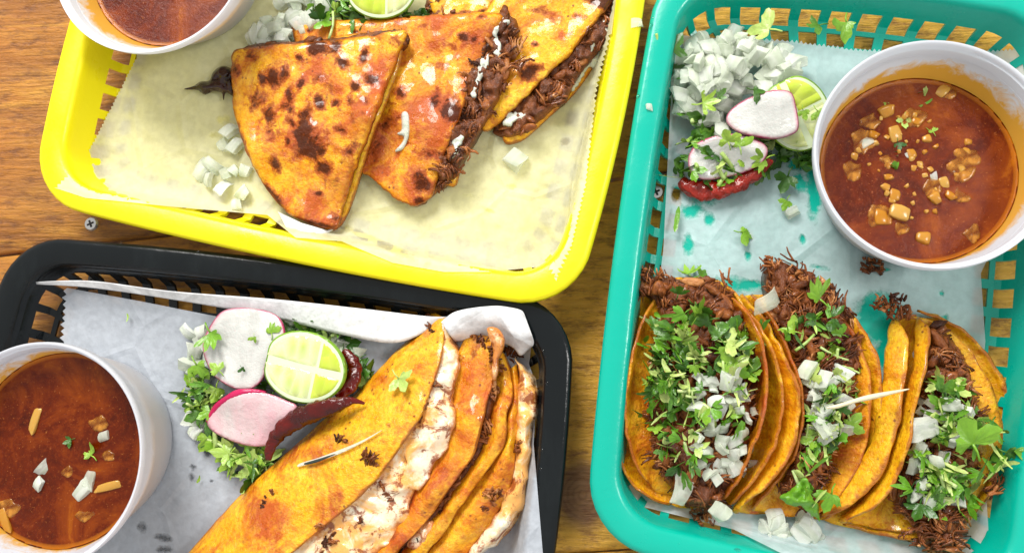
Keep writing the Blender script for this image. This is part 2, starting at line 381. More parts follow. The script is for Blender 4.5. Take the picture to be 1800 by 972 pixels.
def m_radish(pink=False):
    M = Mt('radish_slice', .16, Subsurface_Weight=.25); M.set('Subsurface Radius', (.003, .002, .002)); e = M.attr('edge')
    n = M.math('MULTIPLY', M.math('SUBTRACT', M.noise(120, 3), .5), 4)
    w = M.math('MULTIPLY_ADD', M.noise(22, 2), .16, .02)
    c = M.ramp(M.math('MULTIPLY', M.math('ADD', e, n), w), [(.06, (.36, .008, .08)), (.14, (.60, .08, .20)), (.26, (.68, .42, .47)), (.7, (.62, .62, .59))])
    c = M.mix(M.ramp(M.noise(70, 5, .7, M.map((1, .22, 1), (0, 0, .6))), [(.38, 0), (.66, .7)]), c, (.46, .46, .43))
    if pink: c = M.mix(M.ramp(M.noise(30, 4, .7, M.map((1, .4, 1), (0, 0, -.5))), [(.35, .15), (.6, .75)]), c, (.74, .36, .42))
    M.set('Base Color', c); M.bump(M.noise(140, 5, .7), .0010); M.set('Coat Weight', .5); M.set('Coat Roughness', .08); return M.m
radish = m_radish(); radish_k = m_radish(True); radish_skin = Mt('radish_skin', .2, (.50, .012, .09)).m
rind = Mt('lime_rind', .3, (.16, .34, .01)); rind.bump(rind.vor(330), .0006); rind.set('Base Color', rind.mix(rind.noise(40, 3), (.09, .24, .01), (.26, .44, .03))); rind = rind.m
pith = Mt('lime_pith', .35, (.72, .78, .50), Subsurface_Weight=.2).m
def m_pulp(name, a, b):
    M = Mt(name, .12, Subsurface_Weight=.3); M.set('Subsurface Radius', (.003, .003, .0005)); v = M.vor(190, M.map((1, .45, 1), (0, 0, .5)))
    M.set('Base Color', M.mix(M.ramp(v, [(0, 0), (.7, 1)]), a, b)); M.bump(v, -.0016); M.set('Coat Weight', .6); M.set('Coat Roughness', .06); return M.m
pulp = m_pulp('lime_pulp', (.52, .62, .14), (.70, .76, .40)); pulp2 = m_pulp('lime_pulp_wet', (.44, .58, .02), (.56, .66, .08))
def m_chili(name, a, b):
    M = Mt(name, .12); M.set('Base Color', M.ramp(M.noise(60, 4), [(.3, a), (.7, b)])); M.set('Specular IOR Level', .25); M.bump(M.noise(60, 4, .6, M.map((1, 1, 1)), 1.2), .0036); M.set('Coat Weight', .5); M.set('Coat Roughness', .08); return M.m
chili = m_chili('dried_chili_skin', (.028, .001, .0), (.13, .002, .0)); chili_r = m_chili('dried_chili_red', (.16, .004, .002), (.34, .018, .006)); chili_k = m_chili('burnt_chili_skin', (.010, .003, .002), (.05, .008, .005))
def m_cup():
    M = Mt('translucent_cup_plastic', .28, (.82, .84, .88), Specular_IOR_Level=.5)
    s = M.attr('char'); f = M.math('ADD', s, M.math('MULTIPLY', M.math('SUBTRACT', M.noise(80, 6, .75, None, 1.0), .5), 1.7))
    f = M.ramp(f, [(.30, 0), (.75, .95)]); f = M.math('MULTIPLY', f, M.ramp(s, [(.02, 0), (.12, 1)]))
    c = M.mix(f, (.80, .82, .87), (.82, .42, .02)); M.set('Base Color', c)
    tl = M.n('ShaderNodeBsdfTranslucent'); M.L.new(c, tl.inputs[0]); m1 = M.n('ShaderNodeMixShader'); m1.inputs[0].default_value = .42
    M.L.new(M.b.outputs[0], m1.inputs[1]); M.L.new(tl.outputs[0], m1.inputs[2]); M.L.new(m1.outputs[0], M.out.inputs[0]); return M.m
cupm = m_cup()
def m_broth():
    M = Mt('oily_red_broth', .12, Specular_IOR_Level=.22); n = M.noise(38, 5, .65, None, .8); sp = M.noise(420, 5, .8); sp2 = M.noise(700, 3, .7)
    c = M.ramp(n, [(.3, (.045, .004, .0)), (.48, (.105, .011, .0)), (.62, (.20, .034, .001)), (.76, (.36, .10, .003))])
    c = M.mix(M.ramp(sp, [(.50, 0), (.66, .5)]), c, (.20, .032, .003)); c = M.mix(M.ramp(sp2, [(.63, 0), (.71, .5)]), c, (.45, .15, .03))
    c = M.mix(M.ramp(M.attr('char'), [(.82, 0), (1, .85)]), c, (.50, .16, .006))
    M.set('Base Color', c); M.bump(sp, .00025); return M.m
broth = m_broth()
steel = Mt('screw_steel', .3, (.6, .6, .58), Metallic=1).m
dark_slot = Mt('screw_recess', .6, (.02, .02, .02)).m
M = Mt('water', .02, (1, 1, 1)); M.set('Transmission Weight', 1); M.set('IOR', 1.33); water = M.m
drysk = Mt('dry_onion_skin', .35, (.74, .66, .44)).m; streak = Mt('toothpick_char', .5, (.02, .035, .03)).m

# ---------------------------------------------------------------- table
s0 = P(162, 442, 0); s1 = P(1101, 298, 0); ang = math.atan2(s1[1]-s0[1], s1[0]-s0[0]); ang *= .8
ux = Vector((math.cos(ang), math.sin(ang), 0)); uy = Vector((-ux.y, ux.x, 0)); o0 = Vector(P(700, 362, 0))
table = thing('wooden_table', 'stained orange brown plank table under the three food baskets', 'table', 700, 362, -2); table['kind'] = 'structure'; del table['category']
def plank(k, lo, hi, light):
    bm = bmesh.new(); nx = 80; ny = 10
    V = {}
    for i in range(nx+1):
        for j in range(ny+1):
            a = -60+110*i/nx; b = lo+(hi-lo)*j/ny; ed = min(j, ny-j)
            z = -.12 if ed == 0 else 0
            w = nz(a, 0, .15, k)*.12 if ed <= 0 else 0
            q = o0+ux*a+uy*(b+w + (.07 if j == 1 else 0)-(.07 if j == ny-1 else 0) - ((hi-lo)/ny-.12 if j == 1 else 0)+((hi-lo)/ny-.12 if j == ny-1 else 0)); q.z = z+nz(a, b, .2, k)*.01
            V[i, j] = bm.verts.new(q)
    for i in range(nx):
        for j in range(ny): bm.faces.new((V[i, j], V[i+1, j], V[i+1, j+1], V[i, j+1]))
    be = [e for e in bm.edges if e.is_boundary]; r = bmesh.ops.extrude_edge_only(bm, edges=be)
    for g in r['geom']:
        if isinstance(g, bmesh.types.BMVert): g.co.z = -2
    o = from_bm('plank', bm, m_wood(k, light), table)
plank(1, .08, 19, 0); plank(2, -19, -.08, 0); plank(3, 19.2, 40, 0); plank(4, -40, -19.2, 0)
def screw(px, py):
    t = thing('screw', SL.pop(0), 'screw', px, py, 0, None); c = P(px, py, 0); bm = bmesh.new()
    bmesh.ops.create_cone(bm, cap_ends=True, segments=28, radius1=.42, radius2=.34, depth=.12)
    bmesh.ops.bevel(bm, geom=[e for e in bm.edges if e.calc_face_angle(0) > .5], offset=.02, segments=2)
    for v in bm.verts: v.co += Vector((c[0], c[1], .06))
    from_bm('screw_head', bm, steel, t, .6)
    bm = bmesh.new()
    for a in (.4, .4+math.pi/2):
        r = bmesh.ops.create_cube(bm, size=1, matrix=Matrix.Translation((c[0], c[1], .115+a*.002)) @ Matrix.Rotation(a, 4, 'Z') @ Matrix.Diagonal((.42, .11, .03, 1)))
    from_bm('cross_recess', bm, dark_slot, t)
SL = ['small steel screw head in the wood just below the yellow basket', 'steel screw head seen through a hole in the rim of the black basket', 'steel screw head seen through a left side hole of the teal basket']
screw(161, 394); screw(167, 490); screw(1153, 338)

# ---------------------------------------------------------------- baskets
class Basket:
    def __init__(s, label, cpx, cpy, a, b, rot, rim, mat):
        s.c = P(cpx, cpy, rim)[:2]; s.a, s.b, s.rot, s.rim = a, b, math.radians(rot), rim; s.r0 = 3.4
        s.prof = [(0.12, rim-.75), (0, rim-.62), (0, rim-.15), (.08, rim-.04), (.22, rim), (1.0, rim-.02), (1.14, rim-.10), (1.22, rim-.28), (1.27, rim-.6), (1.42, 1.62), (1.48, 1.35), (1.78, .62), (2.1, .46), (2.35, .42), (3.05, .40), (3.6, .40)]
        s.holes = {10: 1, 11: 1, 13: 1}
        s.t = bpy.data.objects.new('food_basket', None); COL.objects.link(s.t); s.t.location = (s.c[0]*.01, s.c[1]*.01, 0); s.t.empty_display_size = .01
        tag(s.t, label, 'basket')
        s.build(mat)
    def ring(s, d):
        a, b = s.a-d, s.b-d; r = max(s.r0-.62*d, 1.0); pts = []
        # spacing fixed by the mid profile so holes line up radially
        A, B, R = s.a-1.5, s.b-1.5, s.r0-.93; pitch = 1.46
        nA = int(round(2*(A-R)/pitch)); nB = int(round(2*(B-R)/pitch)); nC = 3
        hf = [0, .32, .63]  # hole spans 0-.63 of the pitch
        def side(n, p, q):
            for i in range(n):
                for h in (0, .33, .66):
                    yield p+(q-p)*((i+h)/n)
        out = []
        cs = [((a-r, -(b-r)), (a-r, b-r), (a-r, b-r), 0, nB), ((a-r, b-r), (-(a-r), b-r), None, 90, nA), ((-(a-r), b-r), (-(a-r), -(b-r)), None, 180, nB), ((-(a-r), -(b-r)), (a-r, -(b-r)), None, 270, nA)]
        for (p, q, _, deg, n) in cs:
            n0 = np.array([math.cos(math.radians(deg)), math.sin(math.radians(deg))]); p = np.array(p); q = np.array(q)
            for i in range(n):
                for k, h in enumerate((0, .33, .66)):
                    f = (i+h)/n; bow = .28*(1-(2*f-1)**2)
                    out.append((p+(q-p)*f+n0*(r+bow), k < 2))
            for i in range(nC):
                for k, h in enumerate((0, .33, .66)):
                    an = math.radians(deg+90*(i+h)/nC); out.append((q+r*np.array([math.cos(an), math.sin(an)]), k < 2))
        return out
    def world(s, x, y, z):
        c, n = math.cos(s.rot), math.sin(s.rot); return (s.c[0]+x*c-y*n, s.c[1]+x*n+y*c, z)
    def build(s, mat):
        R = [s.ring(d) for d, z in s.prof]; n = len(R[0])
        def strip(lo, hi, name, fill=False):
            bm = bmesh.new(); V = [[bm.verts.new(s.world(*q[0], s.prof[k][1])) for q in R[k]] for k in range(lo, hi+1)]
            for k in range(lo, hi):
                for i in range(n):
                    if k in s.holes and R[k][i][1]: continue
                    j = (i+1) % n; bm.faces.new((V[k-lo][i], V[k-lo][j], V[k-lo+1][j], V[k-lo+1][i]))
            if fill: bm.faces.new(V[-1])
            bmesh.ops.recalc_face_normals(bm, faces=bm.faces)
            o = from_bm(name, bm, mat, s.t, None)
            m = o.modifiers.new('wall_thickness', 'SOLIDIFY'); m.thickness = .0018; m.offset = 0 if name != 'rim' else -0
            e = o.modifiers.new('split', 'EDGE_SPLIT'); e.split_angle = math.radians(38)
            return o
        strip(0, 8, 'rim'); strip(8, 12, 'side_wall'); strip(12, 15, 'base', True)
    def z_at(s, x, y):
        """height of the inner surface at world x,y"""
        c, n = math.cos(-s.rot), math.sin(-s.rot); X = x-s.c[0]; Y = y-s.c[1]; u = np.abs(X*c-Y*n); v = np.abs(X*n+Y*c)
        r = 2.4; dx = s.a-u; dy = s.b-v
        qx = np.maximum(u-(s.a-1.3-r), 0); qy = np.maximum(v-(s.b-1.3-r), 0)
        d = 1.3+r-np.hypot(qx, qy); d = np.where((qx <= 0) & (qy <= 0), 5, d)
        D = [1.1, 1.25, 1.45, 1.55, 1.85, 2.2, 2.6, 6]; Z = [s.rim+.05, s.rim-.4, 1.65, 1.4, .8, .6, .52, .5]
        return np.interp(d, D, Z)
yb = Basket('yellow plastic mesh basket holding quesadilla wedges at top left', 590, 100, 15.0, 10.6, -11.8, 3.25, yel_p)
kb = Basket('black plastic mesh basket with cheesy griddled tacos at bottom left', 434, 832, 15.5, 10.6, -7.2, 2.55, blk_p)
tb = Basket('teal plastic mesh basket with three open tacos on the right', 1468, 466, 10.1, 14.7, -8.0, 3.0, teal_p)
# ================================================================= PAPERS
def paper_sheet(name, label, B, poly, teeth, mat, wets, zmin=.53, lift=None, amp=.05, step=6):
    def zf(x, y):
        z = np.full(x.shape, .5); done = np.zeros(x.shape, bool)
        for zz in np.linspace(B.rim+.1, .5, 70):          # follow the line of sight down to the basket's inside
            w = PN(x, y, np.full(x.shape, zz)); hit = (B.z_at(w[:, 0], w[:, 1])+.05 >= zz) & ~done
            z[hit] = zz; done |= hit
        z = z+amp*.75
        if lift: z = z+lift(x, y)
        return z
    o = slab(name, poly, zf, mat, None, step, drop=0, amp=amp, ns=.75, seed=len(label), smooth=False, teeth=teeth, attr=blobs(wets), sharp=None)
    tag(o, label, 'food paper'); return o
py_ = [(240, 100), (150, 276), (95, 330), (150, 348), (330, 366), (470, 378), (520, 418), (600, 424), (690, 462), (780, 478), (860, 478), (960, 468), (978, 494), (1004, 440), (1030, 330), (1050, 160), (1075, 60), (1090, -60), (280, -70)]
paper_sheet('waxed_paper', 'yellowish see-through waxed paper sheet lining the yellow basket', yb, py_, {0: (7, 3), 1: (8, 4), 11: (7, 7), 12: (8, 7), 13: (8, 4), 14: (9, 4), 15: (9, 5)}, pap_y,
    [(640, 415, 70, 8, 22), (690, 438, 60, 9, 25), (860, 370, 16, 5, 25), (828, 345, 30, 5, 5, .8), (899, 328, 12, 9), (992, 249, 12, 8), (392, 212, 20, 12, 0, .8), (378, 238, 14, 8, 0, .8), (420, 262, 16, 12, 0, .9)], amp=.11)
pk_ = [(118, 506), (112, 600), (150, 760), (130, 1040), (960, 1040), (938, 780), (944, 680), (930, 640), (935, 600), (800, 588), (600, 585), (400, 560), (250, 530)]
paper_sheet('waxed_paper', 'grey-white waxed paper sheet lining the black basket under the cup', kb, pk_, {0: (11, -7)}, pap_b,
    [(365, 790, 10, 16), (368, 762, 8, 8), (338, 838, 9, 10, 0, .9), (340, 820, 12, 5, 20, .8), (250, 925, 12, 14), (285, 945, 20, 9, 10), (290, 965, 22, 8), (335, 690, 26, 20, 0, .7), (372, 845, 5, 5), (388, 838, 4, 4)], amp=.05)
pt_ = [(1190, 60), (1250, 70), (1380, 72), (1480, 88), (1640, 90), (1740, 92), (1810, 86), (1830, 250), (1740, 560), (1722, 640), (1716, 470), (1700, 960), (1400, 985), (1110, 900), (1100, 870), (1150, 600), (1172, 380), (1186, 200)]
pt_ = [(1190, 62), (1260, 68), (1380, 74), (1500, 90), (1640, 96), (1750, 92), (1830, 86), (1830, 260), (1724, 480), (1732, 600), (1724, 700), (1735, 890), (1740, 985), (1400, 985), (1290, 930), (1110, 885), (1105, 860), (1150, 560), (1166, 440), (1178, 200)]
paper_sheet('waxed_paper', 'pale bluish waxed paper sheet lining the teal basket', tb, pt_, {1: (9, 4), 2: (8, 5), 3: (8, 5), 4: (8, 5), 5: (7, 5)}, pap_t,
    [(1240, 340, 40, 26, 0, .9), (1430, 340, 16, 60, 0, 1.0), (1300, 500, 60, 16, 10, .9), (1210, 430, 12, 40, 0, .8), (1660, 560, 14, 12, 0, .8), (1545, 560, 45, 50, 0, 1.3), (1560, 620, 30, 30, 0, 1.2), (1215, 370, 26, 18), (1245, 385, 12, 14), (1405, 320, 14, 24, -10), (1398, 290, 18, 14), (1280, 520, 30, 8, 20), (1320, 500, 26, 12), (1410, 420, 7, 12), (1315, 450, 9, 12), (1190, 340, 12, 18), (1550, 475, 26, 6, 0, .9), (1655, 516, 6, 8), (1440, 470, 26, 7, 10, .8), (1430, 300, 22, 50, 0, .9), (1240, 70, 20, 12, 0, .5)], amp=.06)
# folded edge of the black basket's paper, stands up along the back wall
flap = loft('waxed_paper_fold', [([(62, 496), (160, 494), (300, 512), (480, 526), (640, 543), (752, 556), (790, 556)], lambda t: 2.15), ([(64, 500), (160, 506), (300, 526), (470, 556), (600, 588), (700, 602), (775, 566)], lambda t: 2.0-.35*math.sin(t*3.1))], pap_flap, None, 70, 8, .02, .03, 1, 3)
tag(flap, 'folded white top edge of the paper in the black basket', 'paper fold')
fl2 = loft('waxed_paper_fold', [([(775, 566), (800, 548), (840, 540), (880, 538), (915, 545), (922, 556)], lambda t: 3.0), ([(792, 590), (820, 575), (860, 570), (900, 585), (925, 590), (938, 600)], lambda t: 2.6), ([(800, 600), (830, 600), (870, 600), (900, 610), (915, 625), (932, 612)], lambda t: 1.6)], pap_flap, None, 50, 20, .02, .12, 1.2, 8)
tag(fl2, 'crumpled torn white paper corner behind the tips of the griddled tacos', 'paper fold')
fl3 = slab('waxed_paper_fold', [(488, 372), (530, 392), (575, 405), (592, 400), (560, 420), (520, 428), (505, 405)], idw([(488, 372, .9), (592, 400, 1.2), (520, 428, 3.0), (505, 405, 1.8)]), pap_flap, step=5, drop=.012, amp=.04, ns=1.5, smooth=False)
tag(fl3, 'small upturned white paper fold by the tip of the front quesadilla', 'paper fold')

# ================================================================= CUPS
def lathe(bm, c, prof, seg=96, stain=None, tilt=(0, 0)):
    lc = bm.verts.layers.float.get('char') or bm.verts.layers.float.new('char'); bm.verts.layers.float.get('edge') or bm.verts.layers.float.new('edge')
    R = []
    for k, (r, z) in enumerate(prof):
        ring = []
        for i in range(seg):
            a = 2*math.pi*i/seg; x = r*math.cos(a); y = r*math.sin(a)
            v = bm.verts.new((c[0]+x+tilt[0]*z, c[1]+y+tilt[1]*z, z+c[2])); v[bm.verts.layers.float['char']] = stain(k, a) if stain else 0; ring.append(v)
        R.append(ring)
    for k in range(len(R)-1):
        for i in range(seg): bm.faces.new((R[k][i], R[k][(i+1) % seg], R[k+1][(i+1) % seg], R[k+1][i]))
    return R
def cup(label, blabel, rimc, basec, Rr, Rb, h, level, z0=.62, stain_dir=0, amt=1.0):
    cb = P(basec[0], basec[1], z0); cr = P(rimc[0], rimc[1], z0+h); tl = ((cr[0]-cb[0])/h, (cr[1]-cb[1])/h)
    t = bpy.data.objects.new('deli_cup', None); COL.objects.link(t); t.location = (cb[0]*.01, cb[1]*.01, z0*.01); t.empty_display_size = .01; tag(t, label, 'cup')
    c = (cb[0], cb[1], z0); hh = h-.75; rw = lambda z: Rb+(Rr-.28-Rb)*z/hh
    bm = bmesh.new()
    pr = [(.01, .0), (Rb-.25, 0), (Rb-.05, .05), (Rb, .2), (rw(1), 1), (rw(2), 2), (rw(hh-.1), hh-.1), (rw(hh), hh)]
    zs = [hh-.02, level+1.6, level+1.3, level+1.0, level+.75, level+.5, level+.3, level+.12, level-.1, .35, .12]; zs = sorted([z for z in zs if z <= hh-.02], reverse=True)
    n0 = len(pr); pr += [(rw(z)-.09, z) for z in zs]+[(.01, .12)]
    def st(k, a):
        if k < n0: return 0
        z = pr[k][1]; up = z-level; s = max(0, 1-up/(.6+1.3*(.5+.5*math.cos(a-stain_dir))))
        return amt*(s*.95) if z > level-.2 else .3
    lathe(bm, c, pr, stain=st, tilt=tl); bmesh.ops.recalc_face_normals(bm, faces=bm.faces); from_bm('cup_body', bm, cupm, t, .9)
    bm = bmesh.new()
    rp = [(rw(hh)-.09, hh-.04), (Rr-.30, h-.42), (Rr-.28, h-.30), (Rr-.20, h-.27), (Rr-.17, h-.08), (Rr-.10, h), (Rr-.03, h), (Rr, h-.07), (Rr, h-.32), (Rr-.05, h-.38), (Rr-.05, h-.62), (Rr-.10, h-.72), (rw(hh)+.02, hh-.03)]
    lathe(bm, c, rp+[rp[0]], tilt=tl); bmesh.ops.remove_doubles(bm, verts=bm.verts, dist=.001); bmesh.ops.recalc_face_normals(bm, faces=bm.faces); from_bm('rim', bm, cupm, t, 1.0)
    bm = bmesh.new(); rl = rw(level)-.095
    lathe(bm, c, [(rl, level+.05), (rl-.06, level+.012), (rl-.2, level), (rl*.8, level), (rl*.55, level), (rl*.3, level), (.01, level)], stain=lambda k, a: [1, .95, .9, 0, 0, 0, 0][k], tilt=tl)
    lathe(bm, c, [(rl, level+.05), (rw(.2)-.12, .14)], tilt=tl); bmesh.ops.remove_doubles(bm, verts=bm.verts, dist=.001); bmesh.ops.recalc_face_normals(bm, faces=bm.faces)
    for v in bm.verts:
        if abs(v.co.z-(z0+level)) < .02: v.co.z += nz(v.co.x, v.co.y, .8, 4)*.02
    o = from_bm('broth', bm, broth); tag(o, blabel, 'broth')
    return z0+level
zl_t = cup('white deli cup with red broth and floating onion in teal basket', 'brick red oily broth with yellow onion cubes floating, in the teal basket cup', (1644, 268), (1590, 322), 5.35, 4.2, 4.3, 1.95, stain_dir=.6, amt=1.25)
zl_k = cup('white deli cup of broth in the black basket at lower left', 'dark red broth with few onion pieces in the black basket cup', (60, 802), (168, 775), 5.55, 4.45, 4.5, 2.6, stain_dir=2.6, amt=.8)
zl_y = cup('white deli cup of broth at the upper left corner of yellow basket', 'plain red brown broth in the cup of the yellow basket', (262, -78), (345, -38), 5.3, 3.95, 4.3, 2.3, z0=.95, stain_dir=3.3, amt=1.2)

# ================================================================= SMALL GARNISH PROTOTYPES (cm, local)
def mesh_from(bm, mat, name):
    for f in bm.faces: f.smooth = True
    for v in bm.verts: v.co *= .01
    me = bpy.data.meshes.new(name); bm.to_mesh(me); bm.free(); me.materials.append(mat); return me
def leaf_mesh(k, mat, full=True):
    r = random.Random(k*11+3); bm = bmesh.new(); spread = r.uniform(1.5, 2.3) if full else r.uniform(.6, 1.2); N = 27; L = []
    lob = r.choice([3, 3, 5]) if full else r.choice([2, 3])
    prof = []; aa = r.uniform(-.5, .5); cutu = r.uniform(.0, .5)
    asym = lambda u: 1+aa*(u-.5)-(.35 if u < cutu*.6 else 0)
    for i in range(N):
        a = -spread+2*spread*i/(N-1); u = (a+spread)/(2*spread)
        big = abs(math.sin(u*math.pi*lob)); small = abs(math.sin(u*math.pi*lob*3))
        rr = .28+.34*big**.7+.12*small*big+r.uniform(-.03, .03); rr *= (1-.18*abs(u-.5)*2)*asym(u)
        if not full: rr *= 1.35
        prof.append((rr*math.sin(a), rr*math.cos(a)))
    cx = r.uniform(-.9, .9); cy = r.uniform(-.8, .8); rip = r.uniform(4, 9)
    def z(x, y): return cx*x*x+cy*y*y+.05*math.sin(rip*x+k)+.03*math.sin(11*y)
    c = bm.verts.new((0, 0, z(0, 0))); m = [bm.verts.new((x*.5, y*.5, z(x*.5, y*.5)+(.02 if i % 2 else -.02))) for i, (x, y) in enumerate(prof)]
    e = [bm.verts.new((x, y, z(x, y)+r.uniform(-.04, .04))) for x, y in prof]
    for i in range(N-1): bm.faces.new((c, m[i], m[i+1])); bm.faces.new((m[i], e[i], e[i+1], m[i+1]))
    if full: tube_bm(bm, [(0, 0, 0), (.02, -.2, .0), (-.03, -.42, .03)], [.035, .03, .03], 5)
    return mesh_from(bm, mat, 'cilantro_leaf')
def ribbon_mesh(k, mat):
    r = random.Random(k*5+1); bm = bmesh.new(); n = 7; L = r.uniform(.7, 1.4); w = r.uniform(.12, .24); cv = r.uniform(-.6, .6); tw = r.uniform(-1.2, 1.2); V = []
    for i in range(n):
        u = i/(n-1)-.5; ww = w*(1-(2*u)**4*.7)*(1+r.uniform(-.25, .25)); a = tw*u
        V.append([bm.verts.new((u*L, cv*u*u*L+s*ww*math.cos(a)*.5, s*ww*math.sin(a)*.5+.15*u*u+abs(s)*.03)) for s in (-1, 0, 1)])
    for i in range(n-1):
        for j in (0, 1): bm.faces.new((V[i][j], V[i][j+1], V[i+1][j+1], V[i+1][j]))
    return mesh_from(bm, mat, 'cilantro_strip')
def stem_mesh(k, mat):
    r = random.Random(k); bm = bmesh.new(); L = r.uniform(.5, 1.3); c = r.uniform(-.3, .3); R = r.uniform(.055, .1)
    tube_bm(bm, [(L*(u-.5), c*(u-.5)**2*L, 0) for u in (0, .25, .5, .75, 1)], R, 7); return mesh_from(bm, mat, 'cilantro_stem')
def onion_mesh(k, mat, soft=False):
    r = random.Random(k*17+5); bm = bmesh.new(); bmesh.ops.create_cube(bm, size=1)
    sx, sy, sz = r.uniform(.5, .95), r.uniform(.4, .66), r.uniform(.14, .34)
    tp = r.uniform(.5, 1.0)
    for v in bm.verts:
        v.co.x *= sx*(tp if v.co.y > 0 else 1); v.co.y *= sy; v.co.z *= sz
        v.co += Vector((r.uniform(-.10, .10), r.uniform(-.10, .10), r.uniform(-.03, .03)))
    bmesh.ops.subdivide_edges(bm, edges=[e for e in bm.edges if e.calc_length() > .3], cuts=3, use_grid_fill=True)
    if soft:
        for v in bm.verts: v.co.z *= 1.5; d = v.co.normalized()*.27; v.co = v.co.lerp(d, .5)+Vector((nz(v.co.x, v.co.y, 4, k), nz(v.co.y, v.co.z, 4, k), 0))*.06
    cv = r.uniform(.3, 1.3)*(0 if soft else 1)
    for v in bm.verts: v.co.z += -cv*v.co.x**2+nz(v.co.x, v.co.y, 3, k)*.03
    bmesh.ops.bevel(bm, geom=[e for e in bm.edges if e.calc_face_angle(0) > .9], offset=.03, segments=1, affect='EDGES')
    bmesh.ops.recalc_face_normals(bm, faces=bm.faces)
    for f in bm.faces: f.smooth = True
    for e in bm.edges:
        if e.calc_face_angle(0) > (1.2 if soft else .5): e.smooth = False
    for v in bm.verts: v.co *= .01
    me = bpy.data.meshes.new('diced_onion'); bm.to_mesh(me); bm.free(); me.materials.append(mat)
    return me
leaf_g2 = leafmat('cilantro_chopped_green', (.14, .36, .018), (.14, .36, .018)); 
LG = [leaf_mesh(k, leaf_g) for k in range(7)]; LD = [leaf_mesh(k+20, leaf_d) for k in range(5)]
CG = [leaf_mesh(k+40, leaf_g, False) for k in range(4)]; CD = [leaf_mesh(k+60, leaf_d, False) for k in range(3)]
LP = [leaf_mesh(k+80, leaf_p) for k in range(3)]; CP = [leaf_mesh(k+90, leaf_p, False) for k in range(3)]; RP = [ribbon_mesh(k+50, leaf_p) for k in range(4)]
RG = [ribbon_mesh(k, leaf_g) for k in range(6)]; RD = [ribbon_mesh(k+9, leaf_d) for k in range(3)]; SG = [stem_mesh(k, stem_g) for k in range(5)]
OW = [onion_mesh(k, onion) for k in range(9)]; OO = [onion_mesh(k+30, onion_o, True) for k in range(5)]
def put(name, me, px, py, z, rot, sc, label, cat, group):
    o = bpy.data.objects.new(name, me); COL.objects.link(o); o.location = Vector([float(a) for a in P(px, py, z)])*.01
    o.rotation_euler = rot; o.scale = (sc,)*3; tag(o, label, cat, group); return o
def where(poly, x, y):
    q = np.array(poly); x0, y0 = q.min(0); x1, y1 = q.max(0); u = (x-x0)/(x1-x0); v = (y-y0)/(y1-y0)
    r = 'upper' if v < .33 else 'lower' if v > .67 else 'middle'; c = 'left' if u < .33 else 'right' if u > .67 else 'centre'
    return 'very centre' if (r, c) == ('middle', 'centre') else r+' '+c
def herbs(poly, n, zf, label, group, mix=(.5, .2, .3), dark=.25, sc=(.75, 1.25), tilt=.7, spread=.45, bits=None):
    bm = bmesh.new(); 
    for (x, y) in sample(poly, n):
        z = float(zf(np.array([x]), np.array([y]))[0])+random.uniform(0, spread)
        d = random.random() < dark; q = random.random(); w = where(poly, x, y); sh = 'dark' if d else 'bright'
        rot = (random.gauss(0, tilt*.75), random.gauss(0, tilt*.75), random.uniform(0, 6.28))
        if q < mix[0]: put('cilantro_leaf', random.choice(LD if d else LG+LP), x, y, z, rot, random.uniform(*sc)*.92, f'{sh} '+label.replace('#', 'leaf')+f', {w}', 'cilantro leaf', group.replace('#', 'leaves'))
        elif q < mix[0]+mix[1]: put('chopped_stalk', random.choice(SG), x, y, z, rot, random.uniform(*sc), 'pale '+label.replace('#', 'stalk')+f', {w}', 'cilantro stalk', group.replace('#', 'stalks'))
        else:                                             # finely chopped bits: nobody could count them
            for k in range(4):
                me = random.choice((CD+RD) if random.random() < dark+.1 else (CG+RG+CP+RP+RP)); me2 = me.copy(); rot2 = (random.gauss(0, .7), random.gauss(0, .7), random.uniform(0, 6.28)); s = random.uniform(*sc)*.8
                loc = Vector([float(g) for g in P(x+random.uniform(-20, 20), y+random.uniform(-20, 20), z+random.uniform(-.1, .15))])
                me2.transform(Matrix.Translation(loc*.01) @ Matrix.LocRotScale(None, __import__('mathutils').Euler(rot2), Vector((s, s, s)))); n0 = len(bm.faces); bm.from_mesh(me2); bm.faces.ensure_lookup_table()
                idx = {leaf_d.name: 1, leaf_p.name: 2}.get(me.materials[0].name, 0)
                for f in bm.faces[n0:]: f.material_index = idx
                bpy.data.meshes.remove(me2)
    if len(bm.faces):
        me = bpy.data.meshes.new('chopped_cilantro'); bm.to_mesh(me); me.materials.append(leaf_g2); me.materials.append(leaf_d); me.materials.append(leaf_p); o = bpy.data.objects.new('chopped_cilantro', me); COL.objects.link(o)
        tag(o, 'finely chopped '+label.replace(' # ', ' ').replace('cilantro', 'cilantro bits'), 'chopped cilantro', None, 'stuff')
    bm.free()
def onions(poly, n, zf, label, group, sc=(.75, 1.15), tilt=.6, spread=.25, lib=None, margin=0):
    pts = []
    for tries in range(n*25):
        x, y = sample(poly, 1, margin)[0]
        if all((x-a)**2+(y-b)**2 > (15 if spread < .5 else 11)**2 for a, b in pts): pts.append((x, y))
        if len(pts) >= n: break
    for (x, y) in pts:
        z = float(zf(np.array([x]), np.array([y]))[0])+random.uniform(.08, spread)
        put('diced_onion', random.choice(lib or OW), x, y, z, (random.gauss(0, tilt), random.gauss(0, tilt), random.uniform(0, 6.28)), random.uniform(*sc), label+(', '+where(poly, x, y) if n > 8 else ''), 'onion piece', group)

